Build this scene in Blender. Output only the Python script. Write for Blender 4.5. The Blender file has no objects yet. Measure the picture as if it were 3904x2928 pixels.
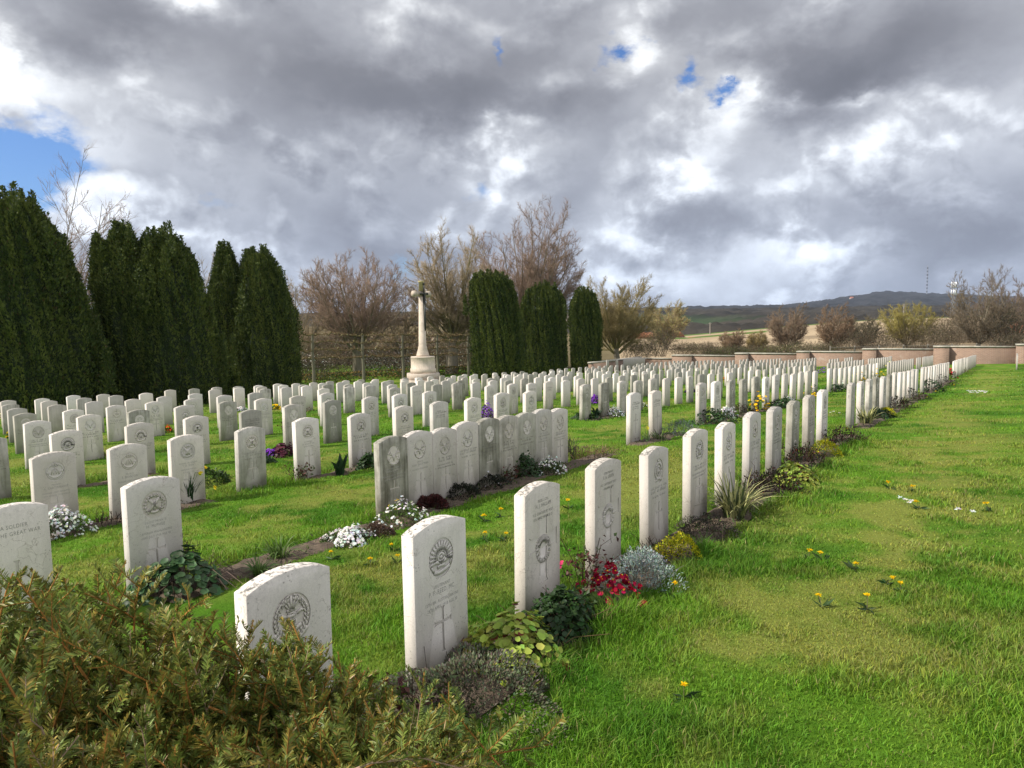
import bpy, bmesh, math, random
import numpy as np
from mathutils import Vector, Matrix
from mathutils.geometry import tessellate_polygon
R = math.radians
scn = bpy.context.scene
COL = scn.collection
rng = np.random.default_rng(7)
random.seed(7)

# ------------------------------------------------------------------ terrain
AZ = R(35.3)
DX, DY = math.sin(AZ), math.cos(AZ)          # along a row of graves
NX, NY = math.cos(AZ), -math.sin(AZ)         # towards the inscribed side
CZ = 1.62                                    # eye height above the ground below
HS = 0.735                                   # shoulder height of a headstone
GU = [-30, 0, 5, 11, 13, 22.5, 35, 48, 60, 66, 80]
GZ = [-.90, -.935, -.985, -1.06, -1.11, -1.46, -1.92, -2.36, -2.74, -2.9, -3.1]

def XY(u, v):
    return u * DX + v * NX, u * DY + v * NY

def G(x, y):
    """ground height (world) of the sloping cemetery, numpy friendly"""
    x = np.asarray(x, float); y = np.asarray(y, float)
    u = x * DX + y * DY; v = x * NX + y * NY
    k = (-2.21 - v) / 2.66
    k = np.where(k > 9, 9 + 2.0 * (1 - np.exp(-(k - 9) / 2.0)), k)
    k = np.where(k < -1.5, -1.5 - 4 * (1 - np.exp(-(-1.5 - k) / 4)), k)
    lat = np.interp(u, [0, 30, 60, 90], [.132, .128, .10, .08])
    return np.interp(u, GU, GZ) - lat * k - HS + CZ

def g1(x, y):
    return float(G(x, y))

# value noise for albedo patches
_perm = np.random.default_rng(3).random((256, 256))
def vnoise(x, y):
    xi = np.floor(x).astype(int); yi = np.floor(y).astype(int)
    fx = x - xi; fy = y - yi
    fx = fx * fx * (3 - 2 * fx); fy = fy * fy * (3 - 2 * fy)
    a = _perm[xi % 256, yi % 256]; b = _perm[(xi + 1) % 256, yi % 256]
    c = _perm[xi % 256, (yi + 1) % 256]; d = _perm[(xi + 1) % 256, (yi + 1) % 256]
    return (a * (1 - fx) + b * fx) * (1 - fy) + (c * (1 - fx) + d * fx) * fy
def fbm(x, y, o=3):
    s = 0; a = .5; t = 0
    for i in range(o):
        s = s + a * vnoise(x * 2 ** i + 17 * i, y * 2 ** i + 5 * i); t += a; a *= .5
    return s / t

# ------------------------------------------------------------------ helpers
class MB:
    """collects vertices / faces / tints, links them as one mesh object"""
    def __init__(s):
        s.v = []; s.f = {}; s.c = []; s.n = 0
    def add(s, verts, faces, col=(1, 1, 1)):
        verts = np.asarray(verts, float).reshape(-1, 3); faces = np.asarray(faces, int)
        s.v.append(verts)
        c = np.asarray(col, float)
        if c.ndim == 1: c = np.tile(c, (len(verts), 1))
        s.c.append(c)
        s.f.setdefault(faces.shape[1], []).append(faces + s.n)
        s.n += len(verts)
    def poly(s, verts, faces, col=(1, 1, 1)):
        """faces of mixed size"""
        by = {}
        for f in faces: by.setdefault(len(f), []).append(f)
        n0 = s.n; first = True
        verts = np.asarray(verts, float)
        s.v.append(verts); c = np.asarray(col, float)
        if c.ndim == 1: c = np.tile(c, (len(verts), 1))
        s.c.append(c)
        for k, fs in by.items(): s.f.setdefault(k, []).append(np.asarray(fs, int) + n0)
        s.n += len(verts)
    def mesh(s, name, mat, smooth=False):
        me = bpy.data.meshes.new(name)
        if s.n == 0: return me
        V = np.concatenate(s.v); Cc = np.concatenate(s.c)
        loops = []; starts = []; tot = 0
        for k in sorted(s.f):
            F = np.concatenate(s.f[k]); loops.append(F.ravel())
            starts.append(tot + np.arange(len(F)) * k); tot += F.size
        L = np.concatenate(loops); S = np.concatenate(starts)
        me.vertices.add(len(V)); me.vertices.foreach_set('co', V.astype(np.float32).ravel())
        me.loops.add(len(L)); me.loops.foreach_set('vertex_index', L.astype(np.int32))
        me.polygons.add(len(S)); me.polygons.foreach_set('loop_start', S.astype(np.int32))
        me.update(calc_edges=True)
        at = me.color_attributes.new('tint', 'FLOAT_COLOR', 'POINT')
        at.data.foreach_set('color', np.hstack([Cc, np.ones((len(Cc), 1))]).astype(np.float32).ravel())
        if smooth: me.polygons.foreach_set('use_smooth', np.ones(len(S), bool))
        me.materials.append(mat)
        me.validate()
        return me
    def build(s, name, mat, parent=None, smooth=False, loc=None):
        return link(name, s.mesh(name, mat, smooth), parent, loc)

def link(name, data, parent=None, loc=None):
    o = bpy.data.objects.new(name, data); COL.objects.link(o)
    if parent is not None: o.parent = parent
    if loc is not None: o.location = loc
    return o
def tag(o, label=None, cat=None, group=None, kind=None):
    if label: o['label'] = label
    if cat: o['category'] = cat
    if group: o['group'] = group
    if kind: o['kind'] = kind
    return o
def empty(name, loc, rz=0):
    o = bpy.data.objects.new(name, None); COL.objects.link(o)
    o.location = loc; o.rotation_euler = (0, 0, rz); o.empty_display_size = .1
    return o
def box(mb, x0, x1, y0, y1, z0, z1, col=(1, 1, 1)):
    v = [(x, y, z) for x in (x0, x1) for y in (y0, y1) for z in (z0, z1)]
    mb.add(v, [(0, 1, 3, 2), (4, 6, 7, 5), (0, 4, 5, 1), (2, 3, 7, 6), (0, 2, 6, 4), (1, 5, 7, 3)], col)
def frames(P):
    P = np.asarray(P, float); T = np.gradient(P, axis=0)
    T /= np.linalg.norm(T, axis=1)[:, None] + 1e-9
    ref = np.where(np.abs(T[:, 2:3]) > .9, [[1., 0, 0]], [[0., 0, 1]])
    A = np.cross(T, ref); A /= np.linalg.norm(A, axis=1)[:, None] + 1e-9
    return T, A, np.cross(T, A)
def tube(mb, P, r, n=5, col=(1, 1, 1), cap=True):
    P = np.asarray(P, float); m = len(P); r = np.broadcast_to(np.asarray(r, float), (m,))
    T, A, B = frames(P)
    a = np.arange(n) * 2 * np.pi / n
    V = (P[:, None] + r[:, None, None] * (np.cos(a)[None, :, None] * A[:, None] + np.sin(a)[None, :, None] * B[:, None])).reshape(-1, 3)
    i = np.arange(m - 1)[:, None] * n; j = np.arange(n)[None]; j2 = (j + 1) % n
    F = np.stack([i + j, i + j2, i + n + j2, i + n + j], -1).reshape(-1, 4)
    mb.add(V, F, col)
    if cap and n >= 3:
        mb.poly(V[-n:], [tuple(range(n))], col)
def ring(mb, rings, col=(1, 1, 1), cap=True):
    """loft between closed rings of equal point count"""
    n = len(rings[0]); V = np.concatenate([np.asarray(q, float) for q in rings]); fs = []
    for a in range(len(rings) - 1):
        for j in range(n):
            fs.append((a * n + j, a * n + (j + 1) % n, (a + 1) * n + (j + 1) % n, (a + 1) * n + j))
    if cap: fs += [tuple(range(n - 1, -1, -1)), tuple(range((len(rings) - 1) * n, len(rings) * n))]
    mb.poly(V, fs, col)

# ------------------------------------------------------------------ materials
def nt(name):
    m = bpy.data.materials.new(name); m.use_nodes = True
    t = m.node_tree; t.nodes.clear()
    o = t.nodes.new('ShaderNodeOutputMaterial')
    return m, t, o
def N(t, kind, **kw):
    n = t.nodes.new(kind)
    for k, v in kw.items():
        if k.startswith('i_'):
            key = k[2:]; key = int(key) if key.isdigit() else key.replace('_', ' ')
            n.inputs[key].default_value = v
        else: setattr(n, k, v)
    return n
def L(t, a, b): t.links.new(a, b)
def ramp(t, fac, stops, interp='LINEAR'):
    n = t.nodes.new('ShaderNodeValToRGB'); cr = n.color_ramp; cr.interpolation = interp
    while len(cr.elements) < len(stops): cr.elements.new(.5)
    for e, (p, c) in zip(cr.elements, stops):
        e.position = p; e.color = (*c, 1) if len(c) == 3 else c
    L(t, fac, n.inputs[0]); return n.outputs[0]
def mix(t, fac, a, b, typ='MIX'):
    n = t.nodes.new('ShaderNodeMix'); n.data_type = 'RGBA'; n.blend_type = typ
    for s, val in ((0, fac), (6, a), (7, b)):
        if isinstance(val, (int, float)): n.inputs[s].default_value = val
        elif isinstance(val, tuple): n.inputs[s].default_value = (*val, 1)
        else: L(t, val, n.inputs[s])
    return n.outputs[2]
def math_(t, op, a, b=None, c=None, clamp=False):
    n = t.nodes.new('ShaderNodeMath'); n.operation = op; n.use_clamp = clamp
    for i, val in enumerate((a, b, c)):
        if val is None: continue
        if isinstance(val, (int, float)): n.inputs[i].default_value = val
        else: L(t, val, n.inputs[i])
    return n.outputs[0]
def noise(t, vec, scale, detail=4, rough=.55, dist=0):
    n = t.nodes.new('ShaderNodeTexNoise'); n.inputs['Scale'].default_value = scale
    n.inputs['Detail'].default_value = detail; n.inputs['Roughness'].default_value = rough
    n.inputs['Distortion'].default_value = dist
    if vec is not None: L(t, vec, n.inputs['Vector'])
    return n.outputs['Fac']

def mat_leaf(name, trans=.25, rough=.5, spec=.25, jitter=.25):
    """leaf colour comes from the per-leaf tint; random variation by noise"""
    m, t, o = nt(name)
    at = N(t, 'ShaderNodeAttribute', attribute_name='tint')
    geo = N(t, 'ShaderNodeNewGeometry')
    nz = noise(t, geo.outputs['Position'], 23, 2)
    f = math_(t, 'MULTIPLY_ADD', nz, jitter * 2, 1 - jitter)
    vm = N(t, 'ShaderNodeVectorMath', operation='SCALE'); L(t, at.outputs['Color'], vm.inputs[0]); L(t, f, vm.inputs['Scale'])
    p = N(t, 'ShaderNodeBsdfPrincipled'); L(t, vm.outputs[0], p.inputs['Base Color'])
    p.inputs['Roughness'].default_value = rough; p.inputs['Specular IOR Level'].default_value = spec
    tr = N(t, 'ShaderNodeBsdfTranslucent'); L(t, vm.outputs[0], tr.inputs['Color'])
    mx = N(t, 'ShaderNodeMixShader'); mx.inputs[0].default_value = trans
    L(t, p.outputs[0], mx.inputs[1]); L(t, tr.outputs[0], mx.inputs[2]); L(t, mx.outputs[0], o.inputs[0])
    return m
def mat_tint(name, rough=.85, spec=.2, nscale=12, namt=.35, bump=.0, bscale=40):
    m, t, o = nt(name)
    at = N(t, 'ShaderNodeAttribute', attribute_name='tint')
    geo = N(t, 'ShaderNodeNewGeometry')
    nz = noise(t, geo.outputs['Position'], nscale, 5, .6)
    f = math_(t, 'MULTIPLY_ADD', nz, namt * 2, 1 - namt)
    vm = N(t, 'ShaderNodeVectorMath', operation='SCALE'); L(t, at.outputs['Color'], vm.inputs[0]); L(t, f, vm.inputs['Scale'])
    p = N(t, 'ShaderNodeBsdfPrincipled'); L(t, vm.outputs[0], p.inputs['Base Color'])
    p.inputs['Roughness'].default_value = rough; p.inputs['Specular IOR Level'].default_value = spec
    if bump:
        b = N(t, 'ShaderNodeBump'); b.inputs['Strength'].default_value = bump; b.inputs['Distance'].default_value = .03
        L(t, noise(t, geo.outputs['Position'], bscale, 6, .65), b.inputs['Height']); L(t, b.outputs[0], p.inputs['Normal'])
    L(t, p.outputs[0], o.inputs[0])
    return m
def mat_stone(name, base, vein, dirt, lichen, spots, seed=0.):
    """limestone: pale ground, thin veins, pits, lichen on the crest, damp dirt near the foot"""
    m, t, o = nt(name)
    geo = N(t, 'ShaderNodeNewGeometry'); tc = N(t, 'ShaderNodeTexCoord'); oi = N(t, 'ShaderNodeObjectInfo')
    P = geo.outputs['Position']
    mo = noise(t, P, 3.1, 5, .6)
    c = mix(t, ramp(t, mo, [(.3, (0, 0, 0)), (.7, (1, 1, 1))]), tuple(b * .93 for b in base), base)
    # each stone its own tone
    rv = math_(t, 'MULTIPLY_ADD', oi.outputs['Random'], .32, .78)
    c = mix(t, 1., c, rv, 'MULTIPLY')
    warm = math_(t, 'FRACT', math_(t, 'MULTIPLY', oi.outputs['Random'], 7.31))
    c = mix(t, math_(t, 'MULTIPLY', warm, .5), c, mix(t, 1., c, (1.0, .95, .86), 'MULTIPLY'))
    # fine grain
    gr = noise(t, P, 160, 2, .7)
    c = mix(t, .35, c, mix(t, 1., c, ramp(t, gr, [(.3, (.72, .72, .72)), (.7, (1.12, 1.12, 1.12))]), 'MULTIPLY'))
    # veins
    vo = N(t, 'ShaderNodeTexVoronoi', feature='DISTANCE_TO_EDGE'); vo.inputs['Scale'].default_value = 9
    wv = N(t, 'ShaderNodeTexNoise'); wv.inputs['Scale'].default_value = 6; wv.inputs['Detail'].default_value = 4; L(t, P, wv.inputs['Vector'])
    ad = N(t, 'ShaderNodeVectorMath', operation='MULTIPLY_ADD'); L(t, wv.outputs['Color'], ad.inputs[0]); ad.inputs[1].default_value = (.35, .35, .35); L(t, P, ad.inputs[2])
    L(t, ad.outputs[0], vo.inputs['Vector'])
    vm = ramp(t, vo.outputs['Distance'], [(0, (1, 1, 1)), (.022, (0, 0, 0))])
    vm = math_(t, 'MULTIPLY', vm, math_(t, 'MULTIPLY', ramp(t, noise(t, P, 5, 2), [(.45, (0, 0, 0)), (.62, (1, 1, 1))]), vein))
    c = mix(t, vm, c, (base[0] * .42, base[1] * .38, base[2] * .34))
    # pits and spots
    sp = N(t, 'ShaderNodeTexVoronoi'); sp.inputs['Scale'].default_value = 55; L(t, P, sp.inputs['Vector'])
    sm = math_(t, 'MULTIPLY', ramp(t, sp.outputs['Distance'], [(.10, (1, 1, 1)), (.26, (0, 0, 0))]), ramp(t, noise(t, P, 11, 3), [(.5, (0, 0, 0)), (.64, (1, 1, 1))]))
    c = mix(t, math_(t, 'MULTIPLY', sm, spots), c, (base[0] * .35, base[1] * .33, base[2] * .3))
    # lichen along the crest: object z close to the top, on upward faces
    sx = N(t, 'ShaderNodeSeparateXYZ'); L(t, tc.outputs['Object'], sx.inputs[0])
    sn = N(t, 'ShaderNodeSeparateXYZ'); L(t, geo.outputs['True Normal'], sn.inputs[0])
    up = ramp(t, sn.outputs['Z'], [(.55, (0, 0, 0)), (.8, (1, 1, 1))])
    cr = ramp(t, sx.outputs['Z'], [(.62, (0, 0, 0)), (.80, (.55, .55, .55))])
    lm = ramp(t, noise(t, P, 42, 5, .7), [(.47, (0, 0, 0)), (.6, (1, 1, 1))])
    lk = math_(t, 'MULTIPLY', math_(t, 'MULTIPLY', lm, math_(t, 'MAXIMUM', up, math_(t, 'MULTIPLY', cr, .35))), lichen)
    c = mix(t, lk, c, (.13, .125, .11))
    # rain streaks and foot dirt
    mp = N(t, 'ShaderNodeMapping'); mp.inputs['Scale'].default_value = (26, 26, 2.2); L(t, P, mp.inputs['Vector'])
    st = ramp(t, noise(t, mp.outputs[0], 1, 4, .6), [(.42, (0, 0, 0)), (.72, (1, 1, 1))])
    ft = ramp(t, math_(t, 'ADD', sx.outputs['Z'], math_(t, 'MULTIPLY', noise(t, P, 7, 4), .28)), [(.12, (1, 1, 1)), (.42, (0, 0, 0))])
    big = ramp(t, noise(t, P, 4.3, 5, .65), [(.35, (0, 0, 0)), (.68, (1, 1, 1))])
    own = math_(t, 'FRACT', math_(t, 'MULTIPLY', oi.outputs['Random'], 3.77))
    dm = math_(t, 'MULTIPLY', math_(t, 'ADD', math_(t, 'MULTIPLY', st, .55), math_(t, 'MULTIPLY', big, .65)), dirt)
    dm = math_(t, 'MULTIPLY', dm, math_(t, 'MULTIPLY_ADD', own, .9, .35), None, True)
    dm = math_(t, 'MAXIMUM', dm, math_(t, 'MULTIPLY', ft, min(.28 + dirt * .8, .85)))
    c = mix(t, dm, c, (.150, .140, .105))
    p = N(t, 'ShaderNodeBsdfPrincipled'); L(t, c, p.inputs['Base Color'])
    p.inputs['Roughness'].default_value = .75; p.inputs['Specular IOR Level'].default_value = .25
    b = N(t, 'ShaderNodeBump'); b.inputs['Strength'].default_value = .25; b.inputs['Distance'].default_value = .004
    L(t, math_(t, 'ADD', noise(t, P, 90, 4, .7), math_(t, 'MULTIPLY', noise(t, P, 12, 3), .8)), b.inputs['Height']); L(t, b.outputs[0], p.inputs['Normal'])
    L(t, p.outputs[0], o.inputs[0])
    return m
def mat_plain(name, col, rough=.6, metal=0., namt=.3, nscale=8, col2=None, bump=0):
    m, t, o = nt(name)
    geo = N(t, 'ShaderNodeNewGeometry')
    nz = noise(t, geo.outputs['Position'], nscale, 5, .6)
    c2 = col2 or tuple(x * (1 - namt) for x in col)
    c = mix(t, ramp(t, nz, [(.3, (0, 0, 0)), (.7, (1, 1, 1))]), c2, col)
    p = N(t, 'ShaderNodeBsdfPrincipled'); L(t, c, p.inputs['Base Color'])
    p.inputs['Roughness'].default_value = rough; p.inputs['Metallic'].default_value = metal
    if bump:
        b = N(t, 'ShaderNodeBump'); b.inputs['Strength'].default_value = bump; b.inputs['Distance'].default_value = .02
        L(t, noise(t, geo.outputs['Position'], nscale * 6, 5, .65), b.inputs['Height']); L(t, b.outputs[0], p.inputs['Normal'])
    L(t, p.outputs[0], o.inputs[0]); return m

M_LEAF = mat_leaf('plant_leaf')
M_PETAL = mat_leaf('flower_petal', .35, .6, .1, .1)
M_GRASS = mat_leaf('grass_blade', .3, .55, .12, .2)
M_YEW = mat_leaf('yew_foliage', .12, .55, .15, .3)
M_HEDGE = mat_leaf('yew_needle', .18, .45, .3, .25)
M_BARK = mat_tint('bark', .9, .1, 9, .35)
M_SOIL = mat_plain('soil', (.16, .115, .075), .95, 0, .6, 14, (.045, .032, .022), .9)
BASE = (.735, .675, .615)
M_CLEAN = mat_stone('limestone', BASE, .75, .20, .95, .8)
M_GREY = mat_stone('limestone_weathered', (.63, .585, .525), .45, .8, 1., .9)
M_DARK = mat_stone('limestone_stained', (.47, .45, .39), .25, 1.05, 1., .9)
M_CARVE = mat_stone('limestone_carving', (.69, .635, .58), .3, .12, .1, .4)
M_CUT_SHADE = mat_plain('carving_shade', (.46, .425, .38), .9, 0, .3, 50)  # painted shade for the walls of carved recesses
M_LETTER = mat_plain('letter_shade', (.36, .335, .30), .9, 0, .35, 60)  # flat letters toned darker, the shade inside cut letters painted in
M_LETTERD = mat_plain('letter_shade_dark', (.22, .205, .175), .9, 0, .4, 60)  # deeper version of the same painted letter shade
PLANTS = [
 ('thyme', -0.19, 3.04, 0.43, 0.15, 'low grey brown thyme mat in front of the rising sun headstone'),
 ('dock', -0.29, 2.73, 0.14, 0.14, 'small broad leaved green weed at the tip of the yew'),
 ('rose', -0.4, 2.81, 0.1, 0.26, 'thin rose shoots with reddish leaves between yew and thyme mat'),
 ('heuchera', -0.01, 3.45, 0.28, 0.22, 'round yellow green leaved plant beside the rising sun headstone'),
 ('geranium', 0.25, 3.75, 0.21, 0.22, 'dark green cranesbill bush in front of the nearest fern wreath headstone'),
 ('primrose', 0.53, 4.09, 0.17, 0.19, 'red primroses with yellow eyes and long green leaves'),
 ('rose', 0.47, 4.47, 0.06, 0.34, 'single rose shoot with a pink bud at the foot of a headstone'),
 ('silver', 0.82, 4.5, 0.22, 0.17, 'silver grey leaved cushion behind the red primroses'),
 ('stubs', 1.0, 5.03, 0.12, 0.16, 'black cut stems sticking up beside the silver cushion'),
 ('mound', 1.2, 5.0, 0.17, 0.15, 'yellow green cushion in front of the fifth front row headstone'),
 ('thyme2', 1.52, 5.51, 0.26, 0.15, 'low dark purple thyme between yellow cushion and striped leaves'),
 ('iris', 1.92, 6.09, 0.24, 0.4, 'clump of cream striped sword leaves in the nearest front bed'),
 ('darkred', 2.58, 6.98, 0.27, 0.26, 'dark low shrub with red berries beside the striped sword leaves'),
 ('heuchera', 2.98, 7.48, 0.24, 0.2, 'round light green leaves behind the dark berry shrub'),
 ('darkred', 3.56, 8.62, 0.26, 0.24, 'brown red leaved plant left of the further yellow cushion'),
 ('mound', 4.02, 9.05, 0.2, 0.2, 'yellow green cushion at the far end of the nearest front bed'),
 ('darkred', 4.67, 9.95, 0.3, 0.26, 'reddish dark shrub closing the nearest front bed'),
 ('stubs', 3.85, 9.84, 0.12, 0.2, 'dark bare stems at the foot of a streaked headstone'),
 ('iris', 6.24, 12.44, 0.25, 0.36, 'striped sword leaves beside the second block of the front row'),
 ('geranium', 7.01, 13.51, 0.25, 0.16, 'green and red low plants right of the far striped leaves'),
 ('mound', 7.44, 14.06, 0.15, 0.15, 'small yellow green cushion in the far front bed'),
 ('darkred', 8.53, 15.73, 0.4, 0.25, 'dark reddish shrub in the middle of the far front bed'),
 ('iris', 9.42, 17.07, 0.3, 0.22, 'pale strap leaves in the far front bed'),
 ('darkred', 10.3, 18.28, 0.4, 0.28, 'dark leaved shrub near the end of the second front block'),
 ('geranium', 12.79, 21.78, 0.5, 0.35, 'green shrub before the third block of the front row'),
 ('darkred', 15.05, 24.96, 0.6, 0.4, 'brown green shrub beside the third block of the front row'),
 ('redflower', 19.18, 31.01, 0.22, 0.4, 'bright red flowers beside the front row near the far wall'),
 ('dry', 23.98, 37.95, 0.7, 0.35, 'pale dry tufts before the far end of the front row'),
 ('ivy', -2.31, 4.79, 0.3, 0.25, 'ivy leaved green plant with dry stems in front of the saltire and thistle headstone'),
 ('stubs', -2.77, 5.63, 0.14, 0.22, 'dry reddish stems behind the ivy leaved plant'),
 ('strap', -1.85, 5.48, 0.18, 0.16, 'narrow green strap leaves on bare soil in the second row'),
 ('strap', -1.87, 5.08, 0.12, 0.12, 'few green shoots on the bare soil strip'),
 ('candytuft', -1.38, 5.87, 0.19, 0.10, 'white flowering cushion on the soil left of the nine joined headstones'),
 ('brownmat', -1.18, 6.02, 0.13, 0.1, 'dead brown plant between two white flowering cushions'),
 ('wallflower', -1.03, 6.45, 0.28, 0.2, 'white and yellow flowers at the foot of the dark stained stag headstone'),
 ('bergenia', -0.82, 7.08, 0.16, 0.1, 'dark red mat in front of the second joined headstone'),
 ('darkmat', -0.59, 7.55, 0.26, 0.12, 'black green mat along the third and fourth joined headstones'),
 ('darkmat', -0.31, 8.0, 0.26, 0.13, 'black green mat with a few white flowers at the fifth joined headstone'),
 ('rose', -0.13, 8.3, 0.14, 0.22, 'thorny red brown rose in front of the fifth joined headstone'),
 ('geranium', 0.11, 8.61, 0.24, 0.26, 'dark cranesbill in front of the sixth joined headstone'),
 ('candytuft', 0.46, 8.72, 0.21, 0.18, 'loose white flowers before the eighth joined headstone'),
 ('lavender', 0.74, 9.84, 0.14, 0.3, 'dark lavender stems at the last joined headstone'),
 ('drygrass', 1.09, 9.95, 0.5, 0.16, 'patch of brown dead plants after the nine joined headstones'),
 ('tulip', 2.12, 11.1, 0.05, 0.24, 'single yellow daffodil bud between pale leaves'),
 ('strap', 2.38, 11.42, 0.3, 0.16, 'green strap leaves in front of two clean headstones'),
 ('silver', 2.84, 11.91, 0.28, 0.2, 'grey green bushy plant at the end of the nearest second bed'),
 ('geranium', 3.85, 13.55, 0.4, 0.24, 'green leafy cushion at the first headstone of the second block'),
 ('candytuft', 4.44, 14.59, 0.21, 0.21, 'white flowers among green leaves in the second block of second row'),
 ('darkred', 5.06, 15.68, 0.28, 0.22, 'dark red leaves beside white flowers in the second row'),
 ('doronicum', 5.68, 16.32, 0.34, 0.36, 'large yellow flowering clump between headstones of the second row'),
 ('geranium', 6.53, 17.1, 0.35, 0.2, 'low green plant right of the large yellow clump'),
 ('candytuft', 7.1, 18.17, 0.22, 0.19, 'small white flowers behind the seventh front row headstone'),
 ('doronicum', 9.04, 21.25, 0.32, 0.36, 'yellow flowers showing above the end of the nearest front row'),
 ('geranium', 10.73, 23.43, 0.5, 0.22, 'dark green cushion before the third block of the second row'),
 ('candytuft', 12.03, 25.82, 0.32, 0.24, 'white flowers before the third block of the second row'),
 ('doronicum', 13.54, 27.59, 0.45, 0.5, 'left yellow clump between third block headstones'),
 ('doronicum', 15.25, 29.59, 0.45, 0.5, 'right yellow clump between third block headstones'),
 ('candytuft', -4.29, 6.62, 0.24, 0.24, 'big white candytuft in front of the nearest crowned bugle headstone'),
 ('stubs', -4.08, 7.03, 0.16, 0.14, 'row of dark cut stems between the crowned bugle headstones'),
 ('daffodil', -3.67, 7.92, 0.16, 0.34, 'daffodil clump with closed yellow buds beside the long daffodil leaves'),
 ('grasstuft', -4.02, 9.11, 0.35, 0.16, 'dark green ground cover behind the daffodils'),
 ('tulipleaf', -2.3, 9.34, 0.16, 0.2, 'broad dark tulip leaves in front of the third row'),
 ('rose', -2.75, 9.12, 0.14, 0.22, 'rose with red brown leaves at the clean headstone of third row'),
 ('geranium', -1.99, 9.82, 0.18, 0.18, 'green plants left of the nine joined headstones'),
 ('strap', -1.8, 10.84, 0.2, 0.14, 'green shoots behind the nearest of the nine joined headstones'),
 ('geranium', 1.58, 15.52, 0.3, 0.14, 'low bronze green plant at the marked third row headstone'),
 ('tulipleaf', 1.89, 15.79, 0.14, 0.2, 'broad dark leaves left of the white primroses'),
 ('candytuft', 2.31, 16.18, 0.29, 0.19, 'white and cream primroses in front of third row headstones'),
 ('purpleleaf', -3.73, 11.44, 0.2, 0.2, 'dark purple leaved plant between third row headstones'),
 ('aubrieta', -3.89, 11.34, 0.14, 0.12, 'small violet flowers beside the purple leaved plant'),
 ('aubrieta', -0.59, 16.42, 0.22, 0.34, 'bright purple flowering cushion behind the joined headstones'),
 ('aubrieta', 2.44, 21.02, 0.2, 0.26, 'bright purple cushion at the marked headstone of the third row'),
 ('dry', -7.08, 12.48, 0.25, 0.14, 'dead brown plant left of a stag badge headstone'),
 ('geranium', -3.85, 10.68, 0.22, 0.12, 'dark green plants in front of stained fourth row headstone'),
 ('rose', -4.89, 15.56, 0.16, 0.2, 'small dark rose in the fourth row'),
 ('candytuft', 3.3, 18.78, 0.24, 0.16, 'white flowers in the second block of the third row'),
 ('redorange', -7.99, 16.36, 0.12, 0.16, 'small orange red flowers in the fifth row'),
 ('dry', -8.83, 16.69, 0.3, 0.3, 'pale dry grass tufts by the fifth row'),
 ('doronicum', -11.94, 16.97, 0.2, 0.25, 'yellowish wild plants between headstones at the left edge'),
 ('candytuft', -17.16, 23.91, 0.16, 0.24, 'pale flowers at the far left edge'),
 ('candytuft', -8.89, 23.17, 0.24, 0.11, 'low white flowers in the sixth row'),
 ('doronicum', -7.75, 23.31, 0.22, 0.14, 'low yellow flowers next to low white flowers'),
 ('candytuft', -7.35, 23.83, 0.18, 0.11, 'low white flowers right of low yellow flowers'),
 ('aubrieta', 6.53, 25.94, 0.2, 0.2, 'small purple cushion in the middle of the second block'),
 ('aubrieta', 19.12, 43.83, 0.5, 0.35, 'purple flowers at the end of a far row'),
 ('redorange', 10.95, 36.57, 0.15, 0.15, 'tiny red flowers in the second block'),
 ('doronicum', 6.59, 64.65, 0.3, 0.3, 'yellow flowers in the far left of the second block'),
 ('candytuft', -6.2, 28.21, 0.16, 0.24, 'pale blossoms in the seventh row of nearest block'),
 ('candytuft', -5.64, 28.96, 0.16, 0.20, 'white flowers near the middle of the seventh row'),
 ('rose', -5.8, 19.47, 0.15, 0.3, 'leafy rose at the side of a headstone in the fifth row'),
 ('doronicum', 24.09, 45.12, 0.5, 0.7, 'pale yellow shrub before the far wall'),
]
DANDELIONS = [(-0.27, 6.33), (-0.12, 6.5), (-0.24, 5.68), (-0.08, 5.65), (-0.87, 5.17), (-0.95, 5.5), (-1.07, 5.16), (-1.4, 5.35), (-3.12, 4.86), (3.72, 6.92), (3.83, 6.76), (2.23, 4.55), (2.03, 4.79), (2.28, 4.25), (2.3, 4.12), (1.97, 3.86), (1.75, 3.94), (0.73, 2.97), (0.96, 4.23), (4.01, 5.88), (3.53, 6.08), (0.53, 6.69), (3.94, 9.49), (0.84, 11.74), (14.99, 24.02), (10.78, 18.45), (12.37, 20.73), (2.11, 4.76)]
DAISIES = [(3.46, 6.26), (3.44, 6.14), (3.5, 6.16), (3.44, 6.08), (3.65, 5.73), (3.73, 5.67), (6.46, 14.36), (6.56, 14.45), (6.61, 14.29)]
FARDAISIES = [(13.15, 20.46), (12.9, 20.01), (12.67, 19.58), (13.1, 20.18), (12.85, 19.75), (13.29, 20.35), (13.04, 19.91), (12.8, 19.49), (13.23, 20.08), (12.99, 19.65), (13.43, 20.25), (13.18, 19.81), (12.94, 19.39), (13.37, 19.98)]
SUN_E, BACK_K, EXPO, HAZE = 5.0, 1.0, 0.25, .00006
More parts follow.
